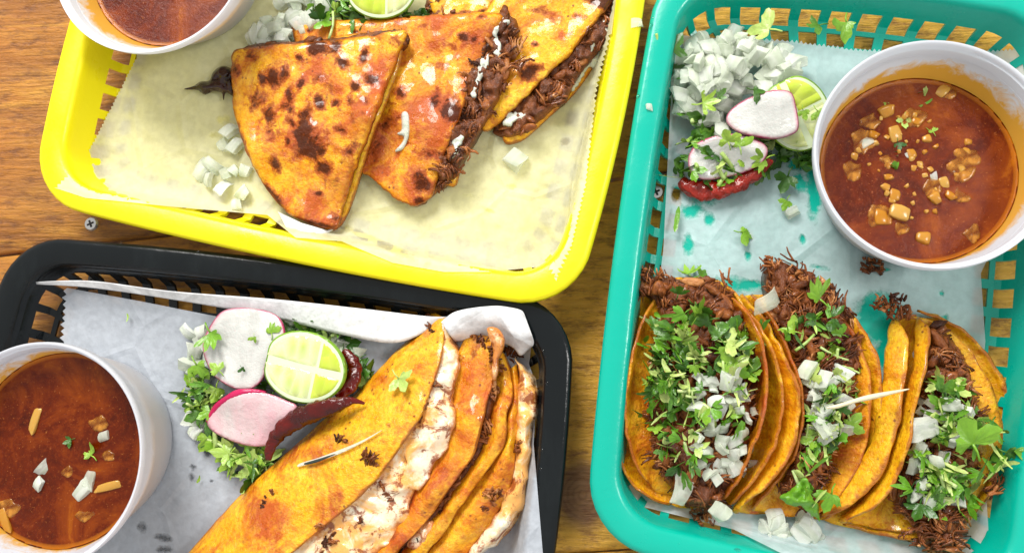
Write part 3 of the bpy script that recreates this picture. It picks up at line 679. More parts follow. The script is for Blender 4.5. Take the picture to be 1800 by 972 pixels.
# shredded meat
def shreds(name, poly, n, zf, parent=None, axis=None, L=(.5, 1.8), R=(.035, .11), spread=.35, tilt=.35, label=None, cat=None, mat=None, ex=0):
    """bundles of parallel fibres: each bundle is a torn flake of beef"""
    bm = bmesh.new(); bm.verts.layers.float.new('char'); bm.verts.layers.float.new('edge'); lc = bm.verts.layers.float['char']; done = 0
    for (x, y) in sample(poly, n):
        if done >= n: break
        z = float(zf(np.array([x]), np.array([y]))[0])+random.uniform(-.15, spread*.75); p0 = Vector([float(q) for q in P(x, y, z)])
        a = random.uniform(0, math.pi) if axis is None else axis+random.gauss(0, .6); d0 = Vector((math.cos(a), math.sin(a), random.gauss(0, tilt*.3)+.1)).normalized()
        if L[1] > 1.3 and random.random() < .32:                          # a torn lump
            n0 = len(bm.verts); lx, ly, lz = random.uniform(.26, .60), random.uniform(.13, .27), random.uniform(.10, .18); vb = random.gauss(.45, .2); sd = random.random()*50
            if L[1] < 1.3: lx *= .7; ly *= .7
            lv = bmesh.ops.create_icosphere(bm, subdivisions=2, radius=1)['verts']; rm = d0.to_track_quat('X', 'Z').to_matrix(); done += 3
            for v in lv:
                c = v.co; k = 1+.55*noise.noise(Vector((c.x*1.1+sd, c.y*4.5, c.z*4.5)))+.25*noise.noise(Vector((c.x*3+sd, c.y*9, c.z*9)))
                v[lc] = min(1, max(0, vb+.5*noise.noise(Vector((c.x+sd, c.y*6, c.z*6))))); v.co = p0+rm @ Vector((c.x*lx*k, c.y*ly*k, c.z*lz*k))
            continue
        side = Vector((-d0.y, d0.x, random.gauss(0, .4))).normalized(); m = random.choice([2, 4, 6, 7, 9]); ln0 = random.uniform(*L)*.68; turn = random.gauss(0, .5); vb = random.gauss(.42, .22); done += m
        for s in range(m):
            r = random.uniform(*R)*.72; p = p0+side*(s-m/2)*r*1.55+Vector((0, 0, random.uniform(-.04, .04))); d = d0.copy(); ln = ln0*random.uniform(.6, 1.15); k = 5; path = []; q = p-d*ln*.5
            for i in range(k):
                path.append(q.copy()); d = (Matrix.Rotation(turn*.6+random.gauss(0, .22), 3, 'Z') @ d); d.z += random.gauss(0, .06)-.08*(i-1); d.normalize(); q = q+d*ln/(k-1); q.z = max(q.z, z-.3)
            rad = [r*g*random.uniform(.75, 1.25) for g in (.8, 1.0, 1.05, 1.0, .7)]
            tube_bm(bm, path, rad, 5, min(1, max(0, vb+random.gauss(0, .12))), random.uniform(.6, 1), lc, True, .3)
    o = from_bm(name, bm, mat or meat, parent)
    if label: tag(o, label, cat)
    return o

# ================================================================= YELLOW BASKET QUESADILLAS
def quesadilla(label, px, py, top, ztop, fill, zfill, bot, zbot, mat, chars, cheesep=(), step=5, puff=.12, pw=14, seed=1, nsh=260, axis=.9, drop=.22, amp=.16):
    t = thing('quesadilla_wedge', label, 'quesadilla', px, py, .6)
    if bot: slab('bottom_tortilla', bot, zbot, t_light, t, 7, puff=.08, drop=.3, amp=.05, seed=seed+4)
    if fill:
        slab('filling', fill, zfill, meatb, t, 4, puff=.15, pw=8, drop=.8, amp=.5, ns=1.6, seed=seed+2, wob=3)
        o = shreds('shredded_beef', fill, nsh, lambda x, y: zfill(x, y)+.05, t, axis, (.4, 1.5), spread=.32); o['kind'] = 'stuff'
        for cp, zc in cheesep: slab('melted_cheese', cp, lambda x, y, q=zc: q(x, y)-.16, cheese_w, t, 3, puff=.05, pw=5, drop=.3, amp=.3, ns=2.2, wob=9)
    slab('top_tortilla', top, ztop, mat, t, step, puff=puff, pw=pw, drop=drop, amp=amp, ns=.55, seed=seed, wob=3, attr=blobs([(c[0], c[1], c[2]*1.2, c[3]*1.2)+tuple(c[4:]) for c in chars]))
    return t
# far strip at the very top
quesadilla('small yellow quesadilla piece cut off by the top edge, behind the lime', 835, 10, [(764, -70), (905, -70), (909, 14), (908, 40), (860, 40), (764, 26)], const(1.5), [(764, -10), (900, 0), (900, 36), (765, 32)], const(1.25), None, None, t_light, [(850, 22, 40, 4, -5)], seed=11, nsh=60)
w3z = idw([(905, -40, 2.0), (1080, 0, 2.1), (1000, 100, 2.1), (855, 228, 1.5), (850, 120, 1.7), (930, 160, 2.0)])
w3f = idw([(1110, 0, 1.5), (1050, 60, 1.7), (980, 160, 1.6), (920, 215, 1.3), (870, 238, .9)])
quesadilla('right quesadilla wedge nearly plain yellow with a dark spot, beef showing on its cut side', 960, 80,
    [(905, -60), (1110, -80), (1092, -20), (1066, 14), (1037, 51), (1010, 86), (975, 120), (934, 160), (898, 195), (862, 228), (840, 222), (800, 180), (830, 60), (880, -20)], w3z,
    [(1060, -60), (1118, -30), (1106, 14), (1084, 52), (1050, 92), (1018, 132), (990, 176), (968, 190), (930, 226), (898, 240), (866, 234), (880, 205), (930, 150), (1000, 80), (1050, 20)], w3f,
    [(1050, -60), (1124, -30), (1108, 24), (1086, 66), (1050, 110), (1008, 165), (965, 204), (938, 230), (912, 248), (884, 246), (900, 180), (1000, 60)], const(.95), t_light,
    [(930, 128, 15, 13, 0, 1.15), (935, 120, 20, 7, 0, 1), (1064, 4, 22, 12, 10, 1.3), (975, 36, 10, 6, 0, .5), (1000, 60, 8, 5, 0, .5), (941, 78, 5, 4, 0, .7), (1020, 30, 18, 6, 0, .45), (950, 20, 22, 10, 0, .4)],
    [([(1062, 36), (1048, 58), (1036, 68), (1040, 84), (1060, 70), (1078, 50)], const(1.95)), ([(905, 196), (885, 212), (892, 222), (915, 212), (925, 200)], const(1.75)), ([(1075, 60), (1050, 85), (1020, 118), (1000, 150), (1008, 154), (1040, 115), (1068, 84)], const(1.35))], seed=3, axis=.75, nsh=420)
w2z = idw([(517, 42, 1.2), (640, 40, 1.6), (860, 30, 2.6), (800, 220, 2.45), (740, 350, 1.5), (640, 290, 1.2), (720, 180, 2.1), (650, 200, 1.5)])
w2f = idw([(895, 35, 2.3), (880, 130, 2.2), (820, 270, 2.0), (760, 350, 1.0)])
quesadilla('middle quesadilla wedge with a pink onion sliver on top and beef along its right side', 760, 190,
    [(517, 40), (560, 37), (640, 34), (760, 27), (850, 22), (884, 28), (872, 52), (858, 72), (846, 104), (835, 130), (826, 158), (813, 190), (799, 225), (785, 260), (775, 298), (765, 328), (752, 350), (722, 360), (690, 345), (652, 312), (626, 290), (600, 200), (540, 100), (518, 70)], w2z,
    [(872, 28), (903, 32), (911, 58), (906, 88), (893, 116), (884, 150), (868, 188), (852, 214), (838, 236), (818, 266), (803, 300), (784, 322), (764, 338), (740, 358), (728, 350), (780, 240), (830, 110)], w2f,
    [(850, 60), (880, 150), (846, 230), (812, 290), (800, 325), (780, 326), (740, 345), (690, 330), (700, 150)], const(1.0), t_mid,
    [(795, 195, 17, 18, 20, 1.25), (700, 165, 10, 14, 10, .8), (765, 175, 7, 16, 10, .75), (815, 68, 9, 7, 0, .9), (833, 70, 6, 5, 0, .8), (797, 82, 12, 7, 0, .7), (770, 115, 14, 7, 0, .7), (752, 130, 8, 6, 0, .7), (740, 320, 20, 14, 30, .95), (735, 352, 12, 6, 0, 1), (755, 270, 30, 9, 5, .75), (690, 210, 12, 10, 0, .6), (848, 30, 8, 5, 0, .9), (745, 45, 10, 5, -30, .8), (677, 220, 8, 60, 14, .55), (655, 252, 14, 30, 30, .6), (827, 108, 7, 9, 0, .6), (720, 250, 8, 6, 0, .6), (785, 240, 8, 6, 0, .6), (625, 58, 4, 4, 0, .9), (544, 54, 4, 3, 0, .9), (656, 42, 6, 4, 0, .7)],  # mostly char spots; two long strips beside the front wedge paint its cast shade
    [([(876, 34), (892, 30), (898, 38), (884, 50), (874, 66), (866, 60)], const(2.72)), ([(846, 112), (858, 100), (852, 130), (842, 158), (834, 168), (826, 162), (834, 134)], const(2.5)), ([(868, 70), (878, 74), (880, 100), (872, 100)], const(2.62)), ([(800, 240), (812, 232), (806, 262), (792, 276)], const(2.3))], seed=2, axis=1.2, nsh=480)
w1z = idw([(410, 95, 1.7), (560, 75, 2.4), (712, 60, 2.9), (660, 200, 3.0), (600, 380, 1.5), (470, 330, 1.3), (412, 200, 1.5), (540, 220, 2.4)])
quesadilla('front left quesadilla wedge with large charred brown blotches', 550, 230,
    [(409, 96), (430, 86), (480, 80), (560, 74), (640, 65), (700, 54), (717, 58), (706, 85), (690, 125), (672, 172), (655, 215), (640, 258), (625, 295), (612, 338), (600, 374), (592, 400), (573, 401), (540, 393), (500, 370), (468, 332), (442, 288), (425, 245), (412, 200), (407, 150)], w1z,
    [(412, 98), (440, 80), (500, 74), (600, 66), (700, 54), (690, 90), (500, 110), (430, 112)], lambda x, y: w1z(x, y)-.35, [(414, 102), (480, 88), (700, 64), (650, 250), (598, 396), (540, 392), (470, 335), (418, 220)], lambda x, y: w1z(x, y)-.6, t_char,
    [(557, 84, 20, 13, -10, 1.2), (590, 82, 10, 14, 0, 1.1), (526, 103, 7, 7, 0, 1), (640, 98, 7, 15, 10, 1.1), (603, 111, 12, 8, 30, .95), (650, 140, 14, 9, 25, 1.0), (624, 153, 8, 9, -30, 1), (640, 177, 8, 7, 0, .9), (562, 180, 9, 13, 0, 1.15), (592, 182, 12, 8, 20, .8), (533, 235, 13, 40, 10, 1.25), (548, 252, 24, 26, 0, .85), (544, 265, 14, 11, 30, 1.1), (565, 265, 9, 8, 0, 1.1), (569, 295, 11, 10, 0, 1.2), (620, 262, 16, 9, -30, .95), (617, 178, 8, 8, 0, .7), (480, 135, 10, 18, 0, 1), (500, 125, 8, 14, 20, 1), (462, 142, 8, 12, 0, .9), (455, 175, 18, 18, 0, .7), (475, 215, 14, 30, -20, .65), (505, 190, 14, 9, 30, .7), (509, 170, 6, 14, 0, .8), (483, 290, 9, 16, -20, 1), (530, 145, 6, 12, 20, .9), (560, 140, 20, 14, 0, .75), (515, 215, 20, 8, 40, .6), (562, 340, 8, 6, 0, .85), (505, 246, 7, 8, 0, .8), (440, 100, 12, 16, 0, .7), (425, 260, 6, 34, -15, .9), (480, 348, 8, 30, -38, 1.1), (560, 396, 40, 6, 12, 1.1), (590, 385, 10, 10, 0, .8), (600, 230, 16, 6, 30, .7), (415, 120, 8, 16, 0, .6), (690, 72, 14, 10, 0, .5), (590, 225, 12, 8, 0, .6)], seed=1, nsh=80, amp=.2, puff=.2, pw=16, step=4.5)
sl = slab('onion_sliver', [(706, 200), (716, 198), (720, 215), (718, 240), (708, 262), (694, 266), (706, 252), (710, 240), (698, 235), (706, 228)], lambda x, y: w2z(x, y)+.18, onion, step=3, puff=.1, pw=4, drop=.08)
tag(sl, 'curved pinkish white onion sliver on the middle quesadilla wedge', 'onion sliver')

# ================================================================= BLACK BASKET: GRIDDLED TACOS
lin = lambda a, b: (lambda t: a+(b-a)*t)
arch = lambda z0, h, p=.6: (lambda t: z0+h*max(0, math.sin(math.pi*min(1, max(0, t))))**p)
def half(z0, h, a=.0): return lambda t: z0+h*min(1, (t*3.2+a))**.6
def qt(label, px, py): return thing('griddled_taco', label, 'taco', px, py, .6)
Q1L = [(758, 546), (742, 571), (700, 613), (653, 662), (620, 695), (560, 745), (500, 799), (417, 875), (330, 972), (270, 1040)]
Q1R = [(779, 557), (781, 580), (774, 636), (760, 675), (742, 725), (709, 776), (672, 828), (640, 864), (593, 906), (545, 945), (500, 985), (450, 1040)]
C1R = [(786, 562), (792, 590), (800, 613), (803, 650), (800, 683), (797, 729), (792, 766), (772, 806), (742, 841), (722, 869), (712, 915), (686, 948), (640, 990), (590, 1040)]
Q2L = [(838, 578), (812, 602), (797, 650), (792, 690), (785, 740), (765, 800), (730, 850), (700, 900), (660, 950), (600, 1040)]
Q2R = [(858, 571), (864, 590), (866, 673), (853, 715), (844, 753), (830, 799), (798, 846), (760, 901), (733, 934), (695, 972), (650, 1040)]
Q3L = [(868, 605), (868, 660), (858, 729), (842, 790), (814, 827), (779, 883), (742, 925), (709, 966), (665, 1040)]
Q3R = [(884, 622), (897, 655), (900, 697), (890, 729), (887, 780), (846, 841), (809, 892), (779, 939), (751, 972), (715, 1040)]
Q4L = [(896, 650), (897, 690), (887, 740), (882, 790), (842, 845), (805, 896), (775, 943), (748, 976), (712, 1040)]
Q4R = [(908, 640), (914, 690), (911, 740), (906, 799), (902, 841), (884, 887), (858, 929), (830, 962), (790, 1040)]
C4R = [(905, 630), (925, 652), (942, 673), (944, 715), (938, 753), (934, 799), (929, 846), (923, 883), (911, 915), (876, 953), (845, 975), (800, 1040)]
def mid(A, B, f): a = resample(A, 30); b = resample(B, 30); return [tuple(q) for q in a*(1-f)+b*f]
def charat(o, blist):
    pass
T = qt('innermost griddled taco with melted cheese on its right edge at lower right of black basket', 880, 800)
loft('tortilla', [(Q4L, half(1.3, .9)), (mid(Q4L, Q4R, .5), half(1.6, 1.0)), (Q4R, half(1.2, .9))], t_q, T, 70, 16, seed=5, amp=.18, ns=.9, jag=.06, bottom=True)
loft('melted_cheese', [(mid(Q4R, C4R, -.15), half(1.6, .5)), (mid(Q4R, C4R, .4), half(1.75, .65)), (mid(Q4R, C4R, .8), half(1.5, .5)), (C4R, half(.7, .5))], cheese, T, 110, 18, seed=2, amp=.24, ns=1.3, jag=.22, bottom=True)
T = qt('second griddled taco from the right in the black basket', 850, 830)
loft('tortilla', [(Q3L, half(1.2, .9)), (mid(Q3L, Q3R, .5), half(1.6, 1.25)), (Q3R, half(1.5, 1.2))], t_q, T, 70, 18, seed=8, amp=.2, ns=.9, jag=.06, bottom=True)
T = qt('oily red-spotted griddled taco right of the cheese band in the black basket', 790, 800)
loft('tortilla', [(Q2L, half(1.4, 1.0)), (mid(Q2L, Q2R, .55), half(1.7, 1.45)), (Q2R, half(1.6, 1.5))], t_q2, T, 80, 26, seed=9, amp=.22, ns=.9, jag=.07, bottom=True)
gapA = mid(Q2R, Q3L, .1)+mid(Q2R, Q3L, .9)[::-1]
g = slab('filling', [(864, 600), (872, 640), (868, 700), (858, 750), (842, 800), (810, 850), (770, 905), (735, 945), (710, 960), (700, 955), (760, 890), (805, 835), (835, 780), (850, 720), (858, 650)], const(2.3), meatb, T, 4, puff=.15, pw=8, drop=.9, amp=.4, ns=1.5)
sh = shreds('shredded_beef', [(866, 600), (876, 660), (864, 740), (842, 800), (775, 905), (710, 965), (700, 950), (800, 835), (845, 720)], 200, const(2.35), T, 1.15, (.4, 1.2), spread=.25); sh['kind'] = 'stuff'
slab('melted_cheese', [(856, 578), (872, 576), (886, 590), (884, 612), (876, 640), (872, 668), (864, 660), (868, 620), (862, 600)], const(3.0), cheese, T, 4, puff=.15, pw=7, drop=.3, amp=.1, ns=2, wob=2)
slab('melted_cheese', [(745, 918), (762, 915), (755, 940), (740, 965), (716, 960), (728, 938)], const(2.7), cheese, T, 4, puff=.15, pw=7, drop=.3, amp=.2, ns=2, wob=3)
T = qt('large front griddled taco with its broad yellow face towards the limes', 620, 780)
q1 = loft('tortilla', [(Q1L, half(.9, .5)), (mid(Q1L, Q1R, .15), half(1.4, .9)), (mid(Q1L, Q1R, .6), half(1.9, 1.5)), (Q1R, half(2.0, 1.7))], t_q1, T, 110, 46, seed=10, amp=.12, ns=.7, jag=.03, bottom=True)
loft('melted_cheese', [(mid(Q1R, C1R, -.08), half(2.1, 1.2)), (mid(Q1R, C1R, .35), half(2.1, 1.2)), (mid(Q1R, C1R, .75), half(2.0, 1.2)), (mid(Q1R, C1R, 1.03), half(1.9, 1.05))], cheese, T, 130, 30, seed=12, amp=.24, ns=1.5, jag=.3, bottom=True)
def onq1(x, y, up=.06):
    return None
bvz = bpy.context.evaluated_depsgraph_get; 
from mathutils.bvhtree import BVHTree
def surf(objs):
    """height (cm) of the highest surface met along the line of sight at a photo pixel: used to lay small things on what carries them"""
    bpy.context.view_layer.update(); vs = []; fs = []
    for o in objs:
        n = len(vs); me = o.data; mw = o.matrix_world; vs += [mw @ v.co*100 if False else (mw @ v.co)*100 for v in me.vertices]; fs += [[i+n for i in p.vertices] for p in me.polygons]
    T = BVHTree.FromPolygons(vs, fs); o0 = Vector((0, 0, H))
    def f(x, y):
        out = []
        for a, b in zip(np.ravel(x), np.ravel(y)):
            d = Vector([float(q) for q in P(a, b, 0)])-o0; h = T.ray_cast(o0, d.normalized()); out.append(h[0].z if h[0] else .6)
        return np.array(out).reshape(np.shape(x))
    return f
kz = surf([o for o in bpy.data.objects if o.parent and o.parent.name.startswith('griddled_taco') and o.type == 'MESH'])
for nm, poly, n, lb in [('beef_scrap', [(738, 720), (752, 695), (770, 668), (780, 690), (778, 715), (765, 725), (748, 745)], 40, 'flat dark beef shred stuck on the right edge of the front griddled taco'),
                        ('beef_scrap', [(630, 795), (650, 790), (668, 800), (655, 815), (660, 835), (655, 850), (640, 835), (635, 815)], 34, 'dark red beef shreds lying on the face of the front griddled taco'),
                        ('beef_scrap', [(600, 775), (628, 764), (622, 776), (606, 784)], 12, 'small dark beef crumb beside the burnt onion sliver'),
                        ('beef_scrap', [(905, 775), (925, 775), (927, 785), (915, 797), (903, 790)], 20, 'round dark beef bit on the rightmost melted cheese'),
                        ('beef_scrap', [(750, 550), (770, 552), (778, 575), (765, 590), (750, 575)], 40, 'dark red beef at the tip of the front griddled taco'),
                        ('beef_scrap', [(830, 590), (860, 572), (870, 585), (840, 610)], 24, 'dark burnt beef at the tip of the second griddled taco'),
                        ('beef_scrap', [(455, 848), (466, 850), (482, 870), (474, 896), (462, 884), (466, 868)], 12, 'dark chili scrap near the lower left edge of the front griddled taco'),
                        ('beef_scrap', [(890, 610), (908, 610), (912, 632), (900, 640)], 30, 'dark red filling at the tip of the inner griddled tacos'),
                        ('beef_scrap', [(560, 920), (620, 890), (640, 930), (600, 972), (540, 972)], 40, 'dark crisp beef showing through the cheese at the bottom edge'),
                        ('beef_scrap', [(650, 845), (690, 830), (700, 850), (670, 880)], 14, 'few dark specks of beef in the middle of the cheese band'),
                        ('beef_scrap', [(850, 870), (880, 855), (885, 870), (860, 900), (840, 905)], 40, 'dark red crust between the last taco and its cheese')]:
    o = shreds(nm, poly, n, lambda x, y: kz(x, y)+.03, None, 1.0, (.3, .9), (.04, .09), .14, .15, lb, 'beef scrap'); o['kind'] = 'stuff'
o = slab('onion_sliver', [(522, 818), (530, 813), (560, 804), (610, 785), (640, 772), (672, 755), (640, 776), (600, 796), (560, 810), (526, 820)], lambda x, y: kz(x, y)+.2, onion, step=3, puff=.06, pw=5, drop=.06); tag(o, 'long thin burnt white onion sliver on the front griddled taco', 'onion sliver')
o = slab('burnt_streak', [(534, 814), (560, 806), (590, 797), (560, 811), (540, 816)], lambda x, y: kz(x, y)+.32, streak, step=3, drop=.03); tag(o, 'dark burnt streak along the onion sliver on the front griddled taco', 'burnt streak')

# ================================================================= LIMES
def lime(label, px, py, z, rx, ry, rotz, tx, ty, split=(.15, -.1), shift=0, wet=(3,), depth=.85):
    """half lime, cut face up, rx/ry in cm, tilted tx/ty"""
    t = bpy.data.objects.new('lime_half', None); COL.objects.link(t); t.empty_display_size = .01; tag(t, label, 'lime'); bpy_loc = Vector([float(a) for a in P(px, py, z)])*.01
    t.location = bpy_loc; t.rotation_euler = (tx, ty, rotz)
    def child(name, bm, mat, sm=True):
        for f in bm.faces: f.smooth = sm
        for v in bm.verts: v.co *= .01
        me = bpy.data.meshes.new(name); bm.to_mesh(me); bm.free(); me.materials.append(mat); o = bpy.data.objects.new(name, me); COL.objects.link(o); o.parent = t; return o
    def E(a, s=1, nip=1):
        c, n = math.cos(a), math.sin(a); x = rx*c; y = ry*n
        if nip: x += rx*.10*max(0, -c)**14
        return x*s, y*s
    N = 72; bm = bmesh.new(); R = []
    for k in range(9):
        ph = k/8*math.pi/2; s = math.cos(ph); R.append([bm.verts.new((*E(2*math.pi*i/N, max(s, .01)), -min(rx, ry)*depth*math.sin(ph))) for i in range(N)])
    for k in range(8):
        for i in range(N): bm.faces.new((R[k][i], R[k][(i+1) % N], R[k+1][(i+1) % N], R[k+1][i]))
    top = [bm.verts.new((*E(2*math.pi*i/N, .955), .035)) for i in range(N)]
    for i in range(N): bm.faces.new((R[0][i], R[0][(i+1) % N], top[(i+1) % N], top[i]))
    bmesh.ops.recalc_face_normals(bm, faces=bm.faces); child('rind', bm, rind)
    bm = bmesh.new(); a = [bm.verts.new((*E(2*math.pi*i/N, .957), .036)) for i in range(N)]; b = [bm.verts.new((*E(2*math.pi*i/N, .90), .05)) for i in range(N)]
    for i in range(N): bm.faces.new((a[i], a[(i+1) % N], b[(i+1) % N], b[i]))
    bm.faces.new(b); bmesh.ops.recalc_face_normals(bm, faces=bm.faces); child('pith', bm, pith)
    k = 0
    for sgn, sp in ((1, split[0]), (-1, split[1])):
        for lo, hi in ((-.93, sp-.03), (sp+.03, .93)):
            pts = []
            for u in np.linspace(lo, hi, 12):
                yl = math.sqrt(max(0, 1-(u/.93)**2)); pts.append((u*rx, sgn*(max(yl*.86, .06))*ry+shift*0))
            inner = [(u*rx, sgn*(.07+.04*abs(u))*ry+shift) for u in np.linspace(hi, lo, 12)]
            pl = [p for p in pts if abs(p[1]) > .12*ry]+inner; pl = [(x*.96, y) for x, y in pl]
            bm = bmesh.new(); g = [bm.verts.new((x, y, .045)) for x, y in pl]; cx = sum(p[0] for p in pl)/len(pl); cy = sum(p[1] for p in pl)/len(pl)
            g2 = [bm.verts.new((cx+(x-cx)*.9, cy+(y-cy)*.86, .09)) for x, y in pl]; g3 = [bm.verts.new((cx+(x-cx)*.6, cy+(y-cy)*.6, .11)) for x, y in pl]; n = len(pl)
            for i in range(n): bm.faces.new((g[i], g[(i+1) % n], g2[(i+1) % n], g2[i])); bm.faces.new((g2[i], g2[(i+1) % n], g3[(i+1) % n], g3[i]))
            bm.faces.new(g3); bmesh.ops.recalc_face_normals(bm, faces=bm.faces); child('segment', bm, pulp2 if k in wet else pulp); k += 1
    return t
lime('lime half with bright cut face between radish slices and dried chilies', 533, 645, 2.7, 2.32, 1.82, -.22, .10, -.08, (.35, .30), wet=(1, 3))
lime('lime half at the top edge behind the quesadilla wedges', 668, -18, 2.3, 1.95, 1.55, -.05, .25, .05, (-.1, .2), wet=(2,))
lime('lime wedge partly under a radish slice beside the teal basket cup', 1400, 200, 2.2, 1.95, 1.6, -1.1, .1, .25, (.0, .15), wet=(0, 2))

# ================================================================= RADISH SLICES
def radish_slice(label, poly, zf, thick=.3, skin=None, m=None):
    t = thing('radish_slice', label, 'radish slice', float(np.mean([p[0] for p in poly])), float(np.mean([p[1] for p in poly])), 1.2)
    slab('flesh', poly, zf, m or radish, t, 4, puff=.08, pw=14, drop=thick, amp=.03, ns=.8, under=.02)
    if skin: slab('skin_edge', skin, lambda x, y: zf(x, y)+.0, radish_skin, t, 3, puff=.1, pw=6, drop=.3)
radish_slice('large round white radish slice left of the lime half', [(395, 545), (440, 541), (485, 553), (500, 580), (495, 610), (470, 640), (462, 665), (440, 684), (410, 682), (378, 662), (360, 630), (357, 600), (372, 568)], idw([(395, 545, 2.1), (500, 590, 2.5), (430, 685, 2.0), (358, 620, 1.6)]))
radish_slice('pale radish slice with magenta top rim below the round slice', [(364, 742), (372, 722), (395, 700), (425, 688), (465, 690), (505, 704), (522, 716), (505, 745), (480, 775), (462, 784), (430, 782), (395, 770), (372, 756)], idw([(364, 742, 1.5), (425, 690, 2.3), (520, 716, 2.4), (470, 782, 1.6)]), m=radish_k, skin=[(362, 742), (374, 714), (396, 696), (418, 684), (450, 684), (466, 690), (430, 694), (400, 706), (378, 726)])
radish_slice('upper radish slice leaning over the lime wedge in teal basket', [(1277, 214), (1283, 195), (1310, 175), (1345, 162), (1370, 158), (1392, 164), (1400, 190), (1404, 225), (1390, 238), (1362, 244), (1330, 240), (1298, 232)], idw([(1277, 214, 2.2), (1370, 160, 2.9), (1404, 225, 2.8), (1330, 240, 2.3)]))
radish_slice('lower radish slice above the curved red chili in teal basket', [(1210, 292), (1212, 270), (1228, 250), (1262, 238), (1300, 236), (1335, 248), (1350, 264), (1340, 286), (1312, 302), (1275, 312), (1240, 316), (1218, 308)], idw([(1210, 290, 1.7), (1262, 238, 2.2), (1350, 264, 2.1), (1275, 312, 1.4)]))

# ================================================================= DRIED CHILIES
def chili_obj(label, path, rad, mat, z, flat=.7, amp=.2, stem=None, name='dried_chili'):
    t = thing(name, label, 'dried chili', path[0][0], path[0][1], .8)
    n = 60; q = resample(path, n); zz = np.interp(np.linspace(0, 1, n), np.linspace(0, 1, len(z)), z); w = PN(q[:, 0], q[:, 1], zz); rr = np.interp(np.linspace(0, 1, n), np.linspace(0, 1, len(rad)), rad)*.03
    bm = bmesh.new(); rings = tube_bm(bm, w, list(rr), 22, 0, flat)
    for i, ring in enumerate(rings):
        c = Vector([float(a) for a in w[i]])
        for v in ring:
            d = v.co-c; k = 1+amp*1.2*nz(v.co.x, v.co.y, 1.8, 3, v.co.z)+amp*1.3*nz(v.co.x, v.co.y, 4, 6, v.co.z); v.co = c+d*max(.3, k)
    from_bm('pod', bm, mat, t)
    if stem:
        bm = bmesh.new(); a = w[-1]; tube_bm(bm, [a, PN(stem[0], stem[1], zz[-1])+0], [.09, .05], 6); from_bm('stem', bm, chili_k, t)
    return t
chili_obj('glossy dark red dried chili curving along the edge of the front taco', [(471, 808), (478, 780), (496, 755), (522, 735), (556, 722), (592, 711), (620, 704), (641, 709)], [5, 11, 15, 17, 17, 14, 8, 2], chili, [2.2, 2.2, 2.5, 2.9, 3.1, 2.9], stem=None)
chili_obj('second dark dried chili tucked behind the lime half', [(604, 616), (618, 632), (622, 656), (610, 682), (590, 696)], [5, 11, 13, 13, 8], chili, [1.8, 1.9, 2.1, 2.3])
chili_obj('wrinkled bright red dried chili under the teal basket radish slice', [(1196, 318), (1212, 330), (1245, 336), (1285, 328), (1318, 312), (1346, 290), (1352, 280)], [9, 16, 16, 14, 13, 11, 7], chili_r, [1.0, 1.1, 1.3, 1.6], amp=.28)
o = slab('burnt_chili_flake', [(323, 157), (340, 152), (352, 144), (368, 142), (374, 128), (386, 118), (400, 118), (412, 130), (412, 168), (396, 162), (392, 176), (390, 164), (374, 160), (358, 166), (346, 158)], const(.95), chili_k, step=3.5, puff=.3, pw=12, drop=.1, amp=.2, ns=2.5, smooth=True); tag(o, 'burnt black chili flake with thin stem left of the charred wedge', 'chili flake')

# ================================================================= TEAL BASKET TACOS
def e(z0, h, p=.55): return arch(z0, h, p)
def taco(label, px, py, sheets):
    t = thing('open_taco', label, 'taco', px, py, .6)
    for nm, cur, mt, sd in sheets: loft(nm, cur, mt, t, 90, 34, .12, .20, .8, sd, jag=.09)
    return t
S = 'tortilla'
t1o = [([(1150, 490), (1104, 550), (1078, 630), (1070, 710), (1085, 790), (1120, 855), (1180, 888)], e(.9, 1.7)), ([(1165, 490), (1120, 560), (1096, 640), (1090, 715), (1104, 800), (1140, 860), (1195, 892)], e(.9, .5)),
       ([(1215, 486), (1200, 600), (1200, 700), (1215, 800), (1240, 895)], e(.75, 0)), ([(1255, 492), (1310, 600), (1345, 700), (1320, 800), (1262, 893)], e(.8, .3)), ([(1275, 500), (1340, 585), (1372, 675), (1368, 746), (1344, 812), (1281, 890)], e(1.2, 2.0))]
t1i = [([(1168, 495), (1130, 570), (1106, 660), (1102, 740), (1116, 810), (1155, 868)], e(1.0, 1.8)), ([(1180, 495), (1140, 580), (1122, 660), (1120, 740), (1135, 810), (1175, 870)], e(1.0, .8)),
       ([(1215, 492), (1205, 600), (1205, 700), (1220, 800), (1235, 880)], e(1.0, .1)), ([(1250, 500), (1300, 600), (1320, 700), (1300, 790), (1255, 880)], e(1.0, .5)), ([(1265, 506), (1312, 550), (1339, 604), (1347, 686), (1336, 746), (1305, 823), (1268, 882)], e(1.3, 2.0))]
t2o = [([(1308, 520), (1350, 568), (1386, 636), (1407, 690), (1402, 768), (1370, 832), (1297, 900)], e(1.2, 2.0)), ([(1302, 522), (1335, 580), (1362, 650), (1372, 710), (1366, 770), (1336, 830), (1290, 902)], e(1.0, .8)),
       ([(1330, 518), (1365, 600), (1385, 700), (1390, 800), (1360, 905)], e(.8, 0)), ([(1420, 515), (1470, 600), (1500, 700), (1490, 800), (1430, 912)], e(.9, .2)), ([(1445, 520), (1499, 558), (1528, 599), (1546, 648), (1550, 713), (1538, 795), (1502, 867), (1450, 914)], e(1.1, 1.1))]
t2i = [([(1322, 516), (1364, 566), (1396, 636), (1414, 700), (1410, 768), (1380, 832), (1320, 898)], e(1.25, 1.6)), ([(1335, 520), (1372, 590), (1400, 660), (1410, 720), (1400, 780), (1370, 840), (1330, 900)], e(1.1, .6)), ([(1400, 518), (1440, 600), (1460, 700), (1450, 800), (1400, 908)], e(1.05, 0)),
       ([(1440, 530), (1486, 570), (1512, 610), (1528, 660), (1530, 720), (1520, 795), (1484, 862), (1436, 905)], e(1.4, .9))]
